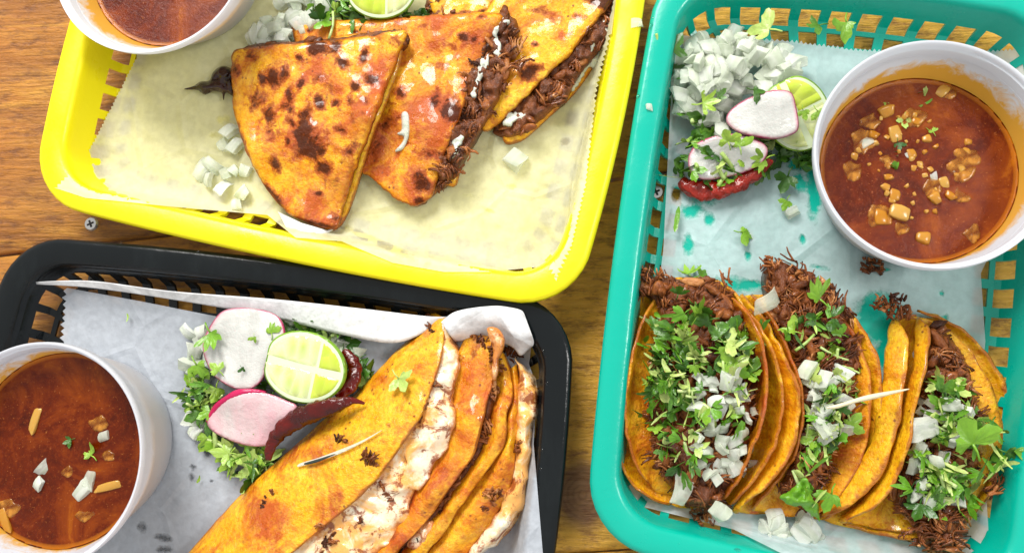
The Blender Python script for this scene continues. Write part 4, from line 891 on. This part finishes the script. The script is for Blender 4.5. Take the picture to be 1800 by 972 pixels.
t3o = [([(1581, 560), (1596, 604), (1590, 686), (1576, 768), (1545, 843), (1490, 892), (1444, 908)], e(1.1, 1.9)), ([(1572, 560), (1560, 620), (1552, 690), (1535, 768), (1500, 835), (1465, 885), (1440, 908)], e(1.0, .9)),
       ([(1590, 556), (1590, 650), (1585, 750), (1550, 850), (1470, 922)], e(.7, 0)), ([(1650, 558), (1710, 640), (1735, 740), (1710, 850), (1600, 950)], e(.8, .15)), ([(1612, 548), (1655, 562), (1705, 592), (1752, 650), (1778, 720), (1780, 772), (1762, 830), (1722, 890), (1680, 930), (1600, 950), (1480, 918)], e(1.0, .55))]
t3i = [([(1618, 560), (1638, 582), (1631, 620), (1614, 703), (1603, 768), (1581, 834), (1545, 883), (1490, 916)], e(1.4, 2.0)), ([(1614, 560), (1610, 620), (1596, 700), (1580, 768), (1552, 830), (1520, 880), (1480, 916)], e(1.1, 1.0)), ([(1622, 560), (1640, 650), (1635, 750), (1600, 850), (1520, 925)], e(1.0, .1)),
       ([(1640, 566), (1690, 600), (1735, 660), (1758, 725), (1760, 780), (1742, 830), (1700, 890), (1640, 930), (1540, 930)], e(1.15, .35))]
T3 = taco('rightmost open taco, widest of the three, meat and leaves spilling right', 1670, 760, [(S, t3o, t_taco, 31), (S, t3i, t_taco, 32)])
T2 = taco('middle open taco with an onion skin sliver across its filling', 1440, 720, [(S, t2o, t_taco, 21), (S, t2i, t_tacor, 22)])
T1 = taco('leftmost open taco heaped with chopped cilantro', 1210, 700, [(S, t1o, t_taco, 11), (S, t1i, t_tacor, 12)])
def filling(T, poly, zt, n, ax, seed):
    slab('meat_filling', poly, zt, meatb, T, 5, puff=.7, pw=45, drop=1.0, amp=.45, ns=1.1, seed=seed, wob=4)
    b = crom(poly, True)
    o = shreds('shredded_beef', poly, n, lambda x, y: zt(x, y)+.7*np.sqrt(np.clip(1-(1-np.minimum(bdist(b, x, y)/45, 1))**2, 0, 1)), T, ax, (.5, 1.9), (.035, .085), .38); o['kind'] = 'stuff'
m1 = [(1112, 492), (1130, 482), (1180, 490), (1240, 490), (1285, 512), (1315, 560), (1330, 640), (1328, 720), (1310, 790), (1290, 850), (1245, 892), (1205, 882), (1165, 835), (1148, 780), (1142, 700), (1146, 620), (1158, 560), (1145, 525), (1112, 515)]
m2 = [(1345, 488), (1352, 462), (1385, 465), (1430, 485), (1460, 505), (1496, 570), (1515, 640), (1505, 700), (1490, 760), (1450, 800), (1440, 870), (1400, 885), (1375, 860), (1395, 800), (1418, 740), (1412, 660), (1385, 600), (1350, 550)]
m3 = [(1640, 575), (1672, 596), (1700, 640), (1714, 700), (1715, 780), (1700, 840), (1695, 895), (1690, 955), (1650, 975), (1610, 930), (1572, 880), (1570, 840), (1600, 780), (1622, 700)]
filling(T1, m1, const(1.55), 1700, None, 5); filling(T2, m2, const(1.5), 1500, None, 6); filling(T3, m3, const(1.3), 1600, None, 7)
# wisps of beef hanging out or fallen, separate from the tacos
for poly, n, z, lb in [([(1104, 492), (1130, 480), (1165, 484), (1160, 515), (1120, 520)], 90, 2.0, 'brown beef tuft hanging over the left top of the leftmost taco'),
                       ([(1338, 450), (1360, 462), (1420, 480), (1420, 500), (1350, 500)], 110, 2.0, 'beef tuft rising from the top of the middle taco'),
                       ([(1535, 530), (1560, 515), (1590, 525), (1592, 550), (1575, 566), (1560, 555)], 90, 1.6, 'dark red beef tuft above the rightmost taco'),
                       ([(1512, 446), (1540, 448), (1560, 462), (1545, 474), (1520, 474)], 50, .8, 'small beef tuft on the paper below the teal basket cup'),
                       ([(1205, 898), (1240, 880), (1262, 890), (1258, 918), (1225, 915)], 80, 1.2, 'beef scrap lying at the bottom of the leftmost taco'),
                       ([(1595, 890), (1640, 895), (1700, 910), (1690, 955), (1640, 970), (1600, 940)], 200, 2.1, 'loose beef heap at the bottom of the rightmost taco'),
                       ([(1400, 890), (1430, 894), (1428, 905), (1405, 904)], 14, 1.0, 'small beef crumbs beside onion pieces below the middle taco'),
                       ([(1730, 830), (1758, 835), (1752, 862), (1732, 858)], 30, 2.0, 'small dark beef bit on the right edge of the rightmost taco')]:
    o = shreds('beef_scrap', poly, n, const(z), None, None, (.3, 1.1), (.035, .1), .4, label=lb, cat='beef scrap'); o['kind'] = 'stuff'

tz = surf([o for o in bpy.data.objects if o.type == 'MESH' and o.parent and o.parent.name.startswith('open_taco') and o.name.startswith('meat')])
def mound(base, h, poly, w=50):
    b = crom(poly, True)
    return lambda x, y: base(x, y)+h*np.sqrt(np.clip(np.minimum(bdist(b, np.asarray(x, float), np.asarray(y, float))/w, 1), 0, 1))
h1 = [(1150, 560), (1200, 532), (1250, 500), (1268, 520), (1300, 560), (1345, 565), (1350, 610), (1335, 660), (1318, 700), (1330, 760), (1305, 800), (1240, 838), (1170, 805), (1118, 765), (1115, 690), (1122, 650)]
h1core = [(1140, 620), (1200, 600), (1235, 640), (1250, 720), (1230, 790), (1240, 830), (1170, 800), (1120, 760), (1118, 690)]
mz1 = mound(lambda x, y: tz(x, y), .5, h1)
onions([(1225, 660), (1290, 650), (1325, 690), (1322, 780), (1320, 830), (1265, 838), (1230, 830), (1215, 790), (1225, 730)], 42, mz1, 'white onion piece within the filling heap of the leftmost taco', 'onion pieces on the leftmost taco', (.75, 1.1), spread=.45)
herbs(h1, 58, mz1, 'cilantro # heaped on the leftmost taco', 'cilantro # on the leftmost taco', (.5, .1, .4), .25, (.8, 1.35), spread=.5)
herbs(h1core, 46, mz1, 'cilantro # heaped on the leftmost taco', 'cilantro # on the leftmost taco', (.3, .15, .55), .35, (.7, 1.15), spread=.7)
herbs([(1180, 500), (1250, 445), (1262, 480), (1240, 520), (1300, 580), (1345, 570), (1340, 650), (1290, 660), (1230, 600)], 22, mz1, 'cilantro # heaped on the leftmost taco', 'cilantro # on the leftmost taco', (.75, .05, .2), .15, (1.0, 1.5), spread=.8)
for (x, y, lb) in [(1203, 858, 'larger onion piece at lower left of the leftmost taco'), (1268, 898, 'white onion piece at the bottom tip of the leftmost taco'), (1290, 818, 'blocky white onion piece at lower right of leftmost taco heap')]:
    put('diced_onion', random.choice(OW), x, y, 2.5, (.3, .2, random.uniform(0, 3)), 1.5, lb, 'onion piece', None)
h2 = [(1410, 650), (1440, 620), (1500, 640), (1560, 720), (1545, 760), (1490, 820), (1470, 870), (1440, 880), (1400, 850), (1390, 830), (1420, 790), (1410, 720)]
mz2 = mound(lambda x, y: tz(x, y), .4, h2)
herbs(h2, 78, mz2, 'cilantro # on the middle taco', 'cilantro # on the middle taco', (.3, .35, .35), .2, (.75, 1.3), spread=.4)
herbs([(1390, 540), (1440, 560), (1490, 590), (1490, 640), (1425, 650), (1395, 620)], 14, mz2, 'cilantro # on the middle taco', 'cilantro # on the middle taco', (.5, .25, .25), .3, (.8, 1.1), spread=.3)
onions([(1410, 640), (1440, 640), (1490, 650), (1505, 690), (1560, 735), (1555, 765), (1500, 770), (1480, 790), (1410, 760)], 28, mz2, 'white onion piece in the filling of the middle taco', 'onion pieces on the middle taco', (.85, 1.3), spread=.5)
put('diced_onion', OW[1], 1352, 530, 3.0, (.3, .3, .5), 1.5, 'square onion piece near the top of the middle taco', 'onion piece', None)
tag(slab('cilantro_leaf', [(1371, 877), (1384, 866), (1396, 858), (1404, 846), (1415, 841), (1424, 858), (1434, 884), (1446, 918), (1430, 908), (1408, 893), (1390, 886)], idw([(1371, 877, 2.6), (1415, 841, 3.1), (1446, 918, 1.6), (1410, 880, 3.0)]), leaf_g2, step=4, puff=.05, drop=.03, amp=.45, ns=2.4, wob=6), 'big bright triangular cilantro leaf at bottom of the middle taco', 'cilantro leaf')
put('cilantro_leaf', LG[4], 1462, 868, 2.6, (.2, -.1, 2.8), 1.25, 'large lobed cilantro leaf beside the folded leaf on the middle taco', 'cilantro leaf', None)
put('cilantro_leaf', LG[1], 1440, 525, 3.0, (.2, .4, .9), 1.5, 'long green cilantro leaf across the beef of the middle taco', 'cilantro leaf', None)
o = slab('onion_skin_sliver', [(1452, 716), (1480, 708), (1530, 693), (1600, 683), (1545, 699), (1500, 709), (1470, 718)], const(3.9), drysk, step=3.5, puff=.08, pw=5, drop=.04, amp=.1, ns=2); tag(o, 'long pointed dry onion skin sliver across the middle taco', 'onion skin')
h3 = [(1625, 680), (1655, 650), (1690, 690), (1725, 720), (1732, 770), (1730, 815), (1708, 845), (1690, 880), (1640, 900), (1605, 870), (1600, 800), (1610, 740)]
mz3 = mound(lambda x, y: tz(x, y), .45, h3)
onions([(1600, 700), (1640, 695), (1700, 710), (1720, 740), (1690, 770), (1640, 850), (1690, 880), (1620, 890), (1605, 780)], 26, mz3, 'white onion piece in the filling of the rightmost taco', 'onion pieces on the rightmost taco', (.8, 1.3), spread=.45)
herbs(h3, 78, mz3, 'cilantro # on the rightmost taco', 'cilantro # on the rightmost taco', (.5, .12, .38), .18, (.85, 1.45), spread=.55)
herbs([(1720, 720), (1770, 730), (1790, 800), (1780, 850), (1740, 830), (1730, 780)], 8, const(2.4), 'cilantro # on the rightmost taco', 'cilantro # on the rightmost taco', (.4, .1, .5), .3, (.9, 1.4), spread=.5)
put('cilantro_leaf', LG[6], 1710, 780, 3.3, (.1, .1, .4), 1.9, 'broad flat cilantro leaf on top of the rightmost taco', 'cilantro leaf', None)
put('diced_onion', OW[3], 1625, 755, 3.1, (.2, .2, .2), 1.7, 'large smooth onion piece at the left side of the rightmost taco', 'onion piece', None)
onions([(1300, 925), (1340, 905), (1400, 910), (1440, 930), (1440, 955), (1390, 965), (1340, 940)], 12, const(.9), 'white onion piece lying below the middle taco over the basket holes', 'onion pieces below the middle taco', (1.2, 1.7), .5, spread=.5)

# ================================================================= GARNISH PILES
pt = [(1188, 90), (1230, 68), (1280, 60), (1340, 72), (1385, 85), (1400, 125), (1370, 150), (1320, 165), (1280, 195), (1270, 235), (1235, 240), (1225, 200), (1195, 190), (1185, 140)]
pz = mound(const(.75), 1.1, pt, 45)
onions(pt, 50, pz, 'translucent white onion piece in the onion pile at the top of teal basket', 'onion pieces piled at the top left of the teal basket', (1.2, 1.9), .6, spread=.5)
onions(pt, 34, lambda x, y: pz(x, y)+.35, 'translucent white onion piece in the onion pile at the top of teal basket', 'onion pieces piled at the top left of the teal basket', (1.1, 1.7), .7, spread=.5)
pc = [(1180, 170), (1215, 178), (1250, 215), (1300, 240), (1340, 260), (1350, 290), (1300, 320), (1240, 325), (1190, 320), (1185, 280), (1195, 240)]
herbs(pc, 44, mound(const(.8), .8, pc, 30), 'cilantro # beside the radish slices in teal basket', 'cilantro # beside the teal basket radish slices', (.65, .1, .25), .55, (.9, 1.5), spread=.3)
herbs([(1350, 250), (1420, 265), (1430, 250), (1432, 285), (1400, 290), (1370, 280)], 14, const(1.0), 'cilantro # under the lime wedge in teal basket', 'cilantro # under the teal basket lime wedge', (.6, .1, .3), .8, (.9, 1.4), spread=.3)
singles = [(1235, 182, 2.7, LG[0], 1.3, 'rounded bright leaf on the onion pile of the teal basket'), (1180, 90, 2.6, LD[0], 1.5, 'dark leaf draped on the left wall of the teal basket'), (1182, 125, 1.8, LD[1], 1.3, 'dark curled leaf against left wall of the teal basket'),
    (1352, 52, 2.3, LP[1], 1.6, 'upright green leaf on the top wall above the onions'), (1440, 45, 3.1, LD[2], 1.1, 'dark small leaf on the top rim left of a thin one'), (1488, 40, 3.1, LG[3], 1.3, 'thin pale leaf hanging at the top rim of the teal basket'), (1190, 386, 1.0, RG[1], 1.1, 'green leaf strip on the paper left of the loose leaf'), (1305, 408, .9, LG[5], 1.1, 'loose green leaf on the paper above the leftmost taco'),
    (1385, 310, 1.1, LD[3], 1.3, 'dark leaf on the paper left of the teal basket cup'), (1383, 353, 1.0, LG[2], .8, 'small leaf above the flat onion piece on teal paper'), (1437, 195, 2.7, LG[4], .8, 'small leaf on the lime wedge near the cup'), (1280, 250, 2.6, LG[6], 1.0, 'leaf lying over the top of the lower radish slice'), (1300, 258, 2.6, LG[3], 1.0, 'second leaf over the lower radish slice'), (1345, 280, 2.0, LG[1], 1.2, 'leaf at the right end of the bright red chili'), (1412, 195, 2.7, LG[2], .7, 'tiny round leaf on the lime wedge by the radish'),
    (1325, 158, 2.9, LD[4], .9, 'dark leaf tip above the upper radish slice'), (1262, 170, 2.6, LD[2], .8, 'dark leaf between onion pile and leaves'), (1155, 68, 3.05, SG[1], .8, 'short green stem stuck on the left rim of the teal basket')]
for x, y, z, me, s, lb in singles: put('chopped_stalk' if 'stem' in lb else 'cilantro_leaf', me, x, y, z, (random.gauss(0, .2), random.gauss(0, .2), random.uniform(0, 6)), s, lb, 'cilantro', None)
put('diced_onion', OW[4], 1141, 188, 3.15, (.1, .1, 1.5), .6, 'tiny crumb of onion on the left rim of teal basket', 'onion piece', None)
put('diced_onion', OW[5], 1392, 372, .85, (0, 0, .5), 1.2, 'flat glassy onion piece on the teal basket paper', 'onion piece', None)
# black basket
bz_ = const(.85)
onions([(325, 590), (350, 580), (375, 590), (368, 640), (345, 660), (332, 640)], 9, bz_, 'glassy onion piece left of the round radish slice in black basket', 'onion pieces beside the black basket radish', (1.1, 1.6), .3, spread=.3)
onions([(330, 730), (360, 735), (370, 755), (340, 765)], 3, bz_, 'pale onion piece left of the magenta rimmed radish slice', 'onion pieces left of the lower radish slice', (1.2, 1.6), .2)
onions([(500, 555), (560, 575), (610, 600), (640, 620), (625, 630), (560, 590)], 10, bz_, 'glassy onion piece between the lime half and the paper fold', 'onion pieces behind the black basket lime', (1.0, 1.5), .3)
herbs([(325, 680), (352, 660), (395, 685), (375, 720), (350, 735), (328, 720)], 22, const(.9), 'cilantro # left of the magenta rimmed radish slice', 'cilantro # left of the lower radish slice', (.7, .1, .2), .3, (.9, 1.4), spread=.6)
herbs([(360, 765), (400, 778), (470, 790), (468, 830), (440, 850), (420, 820), (370, 785)], 24, const(.9), 'cilantro # between the lower radish slice and the front griddled taco', 'cilantro # under the lower radish slice', (.45, .25, .3), .2, (1.0, 1.7), spread=.5)
herbs([(505, 560), (560, 568), (615, 592), (612, 606), (560, 588), (515, 575)], 16, const(1.0), 'cilantro # behind the lime half in black basket', 'cilantro # behind the black basket lime', (.5, .2, .3), .7, (.9, 1.5), spread=.4)
herbs([(615, 630), (640, 625), (652, 660), (640, 680), (620, 670)], 9, const(1.0), 'cilantro # right of the lime half in black basket', 'cilantro # right of the black basket lime', (.8, 0, .2), .5, (.9, 1.4), spread=.4)
herbs([(450, 670), (480, 690), (520, 712), (500, 715), (455, 690)], 8, const(1.0), 'cilantro # between the lime half and the radish slices', 'cilantro # below the black basket lime', (.8, 0, .2), .9, (.8, 1.2), spread=.3)
for x, y, z, me, s, lb in [(370, 585, 2.0, LG[1], 1.5, 'bright leaf at the upper left edge of the round radish slice'), (385, 652, 2.2, LG[2], .9, 'small leaf on the lower left of the round radish slice'), (447, 592, 2.5, LG[3], .45, 'tiny leaf bit at the upper centre of the round radish slice'), (425, 646, 2.3, LD[1], .4, 'tiny dark leaf bit on the round radish slice'), (477, 585, 2.6, LG[4], .9, 'leaf tip between the round radish slice and lime'),
    (345, 640, 1.6, LG[5], 1.3, 'pale green leaf over the glassy onion by the round radish'), (700, 664, 3.3, LP[0], 1.25, 'pale green leaf lying on the front griddled taco'), (225, 558, .9, RG[2], .5, 'tiny green fleck on the paper in the black basket'), (350, 842, .8, RG[0], .6, 'green fleck on the wet spots of the paper')]:
    put('cilantro_leaf', me, x, y, z, (random.gauss(0, .15), random.gauss(0, .15), random.uniform(0, 6)), s, lb, 'cilantro leaf', None)
# yellow basket
yo = [(440, 60), (470, 30), (500, -10), (570, -20), (580, 30), (540, 50), (510, 75), (460, 75)]
onions(yo, 34, const(.8), 'glassy onion piece between the yellow basket cup and lime', 'onion pieces by the yellow basket cup', (1.0, 1.7), .4, spread=.7)
onions([(350, 295), (395, 285), (430, 300), (430, 350), (405, 355), (385, 325), (358, 315)], 9, const(.8), 'pale onion piece on paper left of the charred wedge', 'onion pieces left of the charred wedge', (1.0, 1.4), .3, spread=.25)
onions([(380, 225), (420, 230), (425, 262), (390, 262)], 3, const(.8), 'faint onion piece above the group left of the charred wedge', 'onion pieces higher beside the charred wedge', (1.0, 1.3), .2)
put('diced_onion', OW[6], 907, 278, .95, (.1, .2, .9), 1.9, 'single glassy onion piece on paper below the right wedge', 'onion piece', None)
herbs([(560, -10), (610, -5), (620, 30), (590, 40), (560, 32)], 18, const(1.2), 'cilantro # left of the lime in yellow basket', 'cilantro # left of the yellow basket lime', (.8, .1, .1), .45, (1.0, 1.5), spread=.7)
herbs([(615, 20), (640, 32), (720, 32), (755, 15), (745, 30), (700, 36), (640, 38)], 16, const(1.0), 'cilantro # under the yellow basket lime', 'cilantro # under the yellow basket lime', (.6, .1, .3), .9, (.7, 1.1), spread=.4)
put('chopped_stalk', SG[2], 585, 45, 1.9, (0, .1, 1.5), 1.3, 'pale stem lying over the back edge of the quesadilla', 'cilantro stem', None)
put('waxed_scrap' if False else 'diced_onion', OW[2], 1120, 40, 3.4, (0, 0, 0), 1.0, 'wet onion piece resting on the right rim of yellow basket', 'onion piece', None)
# broth floaters
def film(pts, z, rx, label, cupname):
    for i, (x, y, r) in enumerate(pts):
        pl = [(x+r*math.cos(q)*random.uniform(.6, 1.25), y+r*math.sin(q)*random.uniform(.5, 1.1)) for q in np.linspace(0, 6.28, 10)[:-1]]
        tag(slab('oil_patch', pl, const(z), oilm, None, 3, puff=.03, pw=6, drop=.03, amp=.03, ns=3, wob=5), label+', '+where([(1475, 140), (1780, 440)] if z == zl_t+.01 else [(0, 640), (230, 960)], x, y), 'oil patch', 'oily patches in the '+cupname)
oilm = Mt('orange_fat', .15); oilm.set('Base Color', oilm.mix(oilm.ramp(oilm.noise(200, 5, .7), [(.35, 0), (.65, 1)]), (.20, .035, .003), (.56, .24, .03)))
_tr = oilm.n('ShaderNodeBsdfTransparent'); _m = oilm.n('ShaderNodeMixShader'); oilm.L.new(oilm.ramp(oilm.noise(130, 4, .6), [(.35, .85), (.62, .15)]), _m.inputs[0]); oilm.L.new(oilm.b.outputs[0], _m.inputs[1]); oilm.L.new(_tr.outputs[0], _m.inputs[2]); oilm.L.new(_m.outputs[0], oilm.out.inputs[0]); oilm = oilm.m
film([(1520, 250, 24), (1500, 300, 18), (1610, 205, 20), (1700, 275, 22), (1690, 300, 26), (1545, 380, 24), (1640, 330, 18), (1710, 410, 18), (1560, 285, 14), (1665, 165, 16), (1585, 400, 14), (1690, 345, 16), (1530, 215, 16)], zl_t+.01, 0, 'thin orange fat patch on the teal basket broth', 'teal basket broth')
film([(175, 745, 16), (190, 800, 12), (15, 890, 20), (150, 905, 16), (120, 830, 12)], zl_k+.01, 0, 'thin orange fat patch on the black basket broth', 'black basket broth')
for i, (x, y, sc, lib) in enumerate([(1558, 196, 1.5, 0), (1573, 237, 1.5, 0), (1601, 271, 1.1, 0), (1597, 273, .9, 1), (1629, 246, 1.0, 1), (1616, 290, .8, 1), (1643, 348, 1.3, 0), (1670, 345, 1.2, 0), (1658, 322, 1.1, 0), (1640, 310, .9, 1), (1572, 342, 1.2, 1), (1580, 374, 1.7, 2), (1548, 382, 1.5, 0), (1622, 420, 1.5, 0), (1656, 160, 1.3, 1), (1521, 252, 1.2, 1), (1535, 238, 1.0, 0), (1700, 250, .8, 1), (1606, 296, .7, 0), (1560, 312, .8, 1), (1556, 330, .9, 0), (1700, 265, .8, 0), (1688, 295, .9, 0), (1500, 275, .9, 0), (1590, 205, .9, 0), (1610, 215, 1.0, 0), (1560, 285, .8, 0), (1675, 300, .7, 1)]):
    put('diced_onion', random.choice(OW if lib == 1 and i % 3 == 0 else OO), x, y, zl_t+(.06 if lib == 2 else -.07), (random.gauss(0, .15), random.gauss(0, .15), random.uniform(0, 6)), sc*.8, ('pale' if lib == 1 and i % 3 == 0 else 'oily yellow')+' onion cube floating in the teal basket broth, '+where([(1475, 140), (1780, 440)], x, y), 'onion piece', 'onion cubes in the teal basket broth')
onions([(1500, 250), (1560, 190), (1640, 200), (1700, 290), (1660, 370), (1580, 380), (1530, 320)], 34, const(zl_t-.09), 'tiny oily onion crumb floating in the teal basket broth', 'onion crumbs in the teal basket broth', (.25, .5), .3, lib=OO, spread=.1)
herbs([(1500, 180), (1640, 180), (1640, 260), (1560, 330)], 6, const(zl_t), 'cilantro # floating in the teal basket broth', 'cilantro # in the teal basket broth', (.9, 0, .1), .4, (.45, .8), .2, .03)
onions([(20, 680), (95, 780), (210, 750), (195, 850), (20, 850)], 5, const(zl_k-.08), 'pale onion piece floating in the black basket broth', 'pale onion in the black basket broth', (.9, 1.3), .2, spread=.12)
for x, y, r, lb in [(62, 740, 1.4, 'long oily onion piece upright in the black basket broth'), (190, 855, .3, 'oily onion strip at lower right of the black basket broth'), (10, 915, 2.1, 'oily onion strip at the left edge of the black basket broth')]:
    o = put('diced_onion', OO[1], x, y, zl_k, (0, .1, r), 1.4, lb, 'onion piece', None); o.scale = (2.3, .9, .8)
put('cilantro_leaf', LG[3], 160, 800, zl_k+.05, (0, 0, 1), 1.0, 'bright green leaf floating in the black basket broth', 'cilantro leaf', None)
put('cilantro_leaf', LD[2], 125, 773, zl_k+.05, (0, 0, 2), .6, 'dark green leaf bit floating in the black basket broth', 'cilantro leaf', None)

# water drops on the rims
dm = []
for k in range(3):
    bm = bmesh.new(); bmesh.ops.create_icosphere(bm, subdivisions=2, radius=1)
    for v in bm.verts: v.co.z = max(v.co.z, -.1)*.45; v.co.x *= 1+k*.35; v.co += Vector((nz(v.co.x, v.co.y, 1, k)*.15, nz(v.co.x, v.co.y, 1, k+4)*.15, 0))
    dm.append(mesh_from(bm, water, 'water_drop'))
def drops(poly, n, z, label, group, s=(.06, .16)):
    for x, y in sample(poly, n): put('water_drop', random.choice(dm), x, y, z, (0, 0, random.uniform(0, 6)), random.uniform(*s), label, 'water drop', group)
drops([(955, 590), (985, 600), (985, 700), (955, 960), (935, 960), (960, 700)], 30, 2.56, 'clear water drop on the right rim of black basket', 'water drops on the right rim of the black basket', (.05, .13))
drops([(180, 425), (350, 440), (600, 500), (590, 510), (330, 455), (180, 437)], 26, 2.56, 'clear water drop on the top rim of black basket', 'water drops on the top rim of the black basket', (.03, .08))
drops([(1138, 60), (1158, 60), (1125, 330), (1105, 330)], 16, 3.01, 'clear water drop on the left rim of teal basket', 'water drops on the left rim of the teal basket', (.05, .14))
drops([(1080, 900), (1200, 955), (1300, 965), (1290, 972), (1180, 970), (1075, 920)], 20, 3.01, 'clear water drop on the bottom rim of teal basket', 'water drops on the bottom rim of the teal basket', (.06, .16))
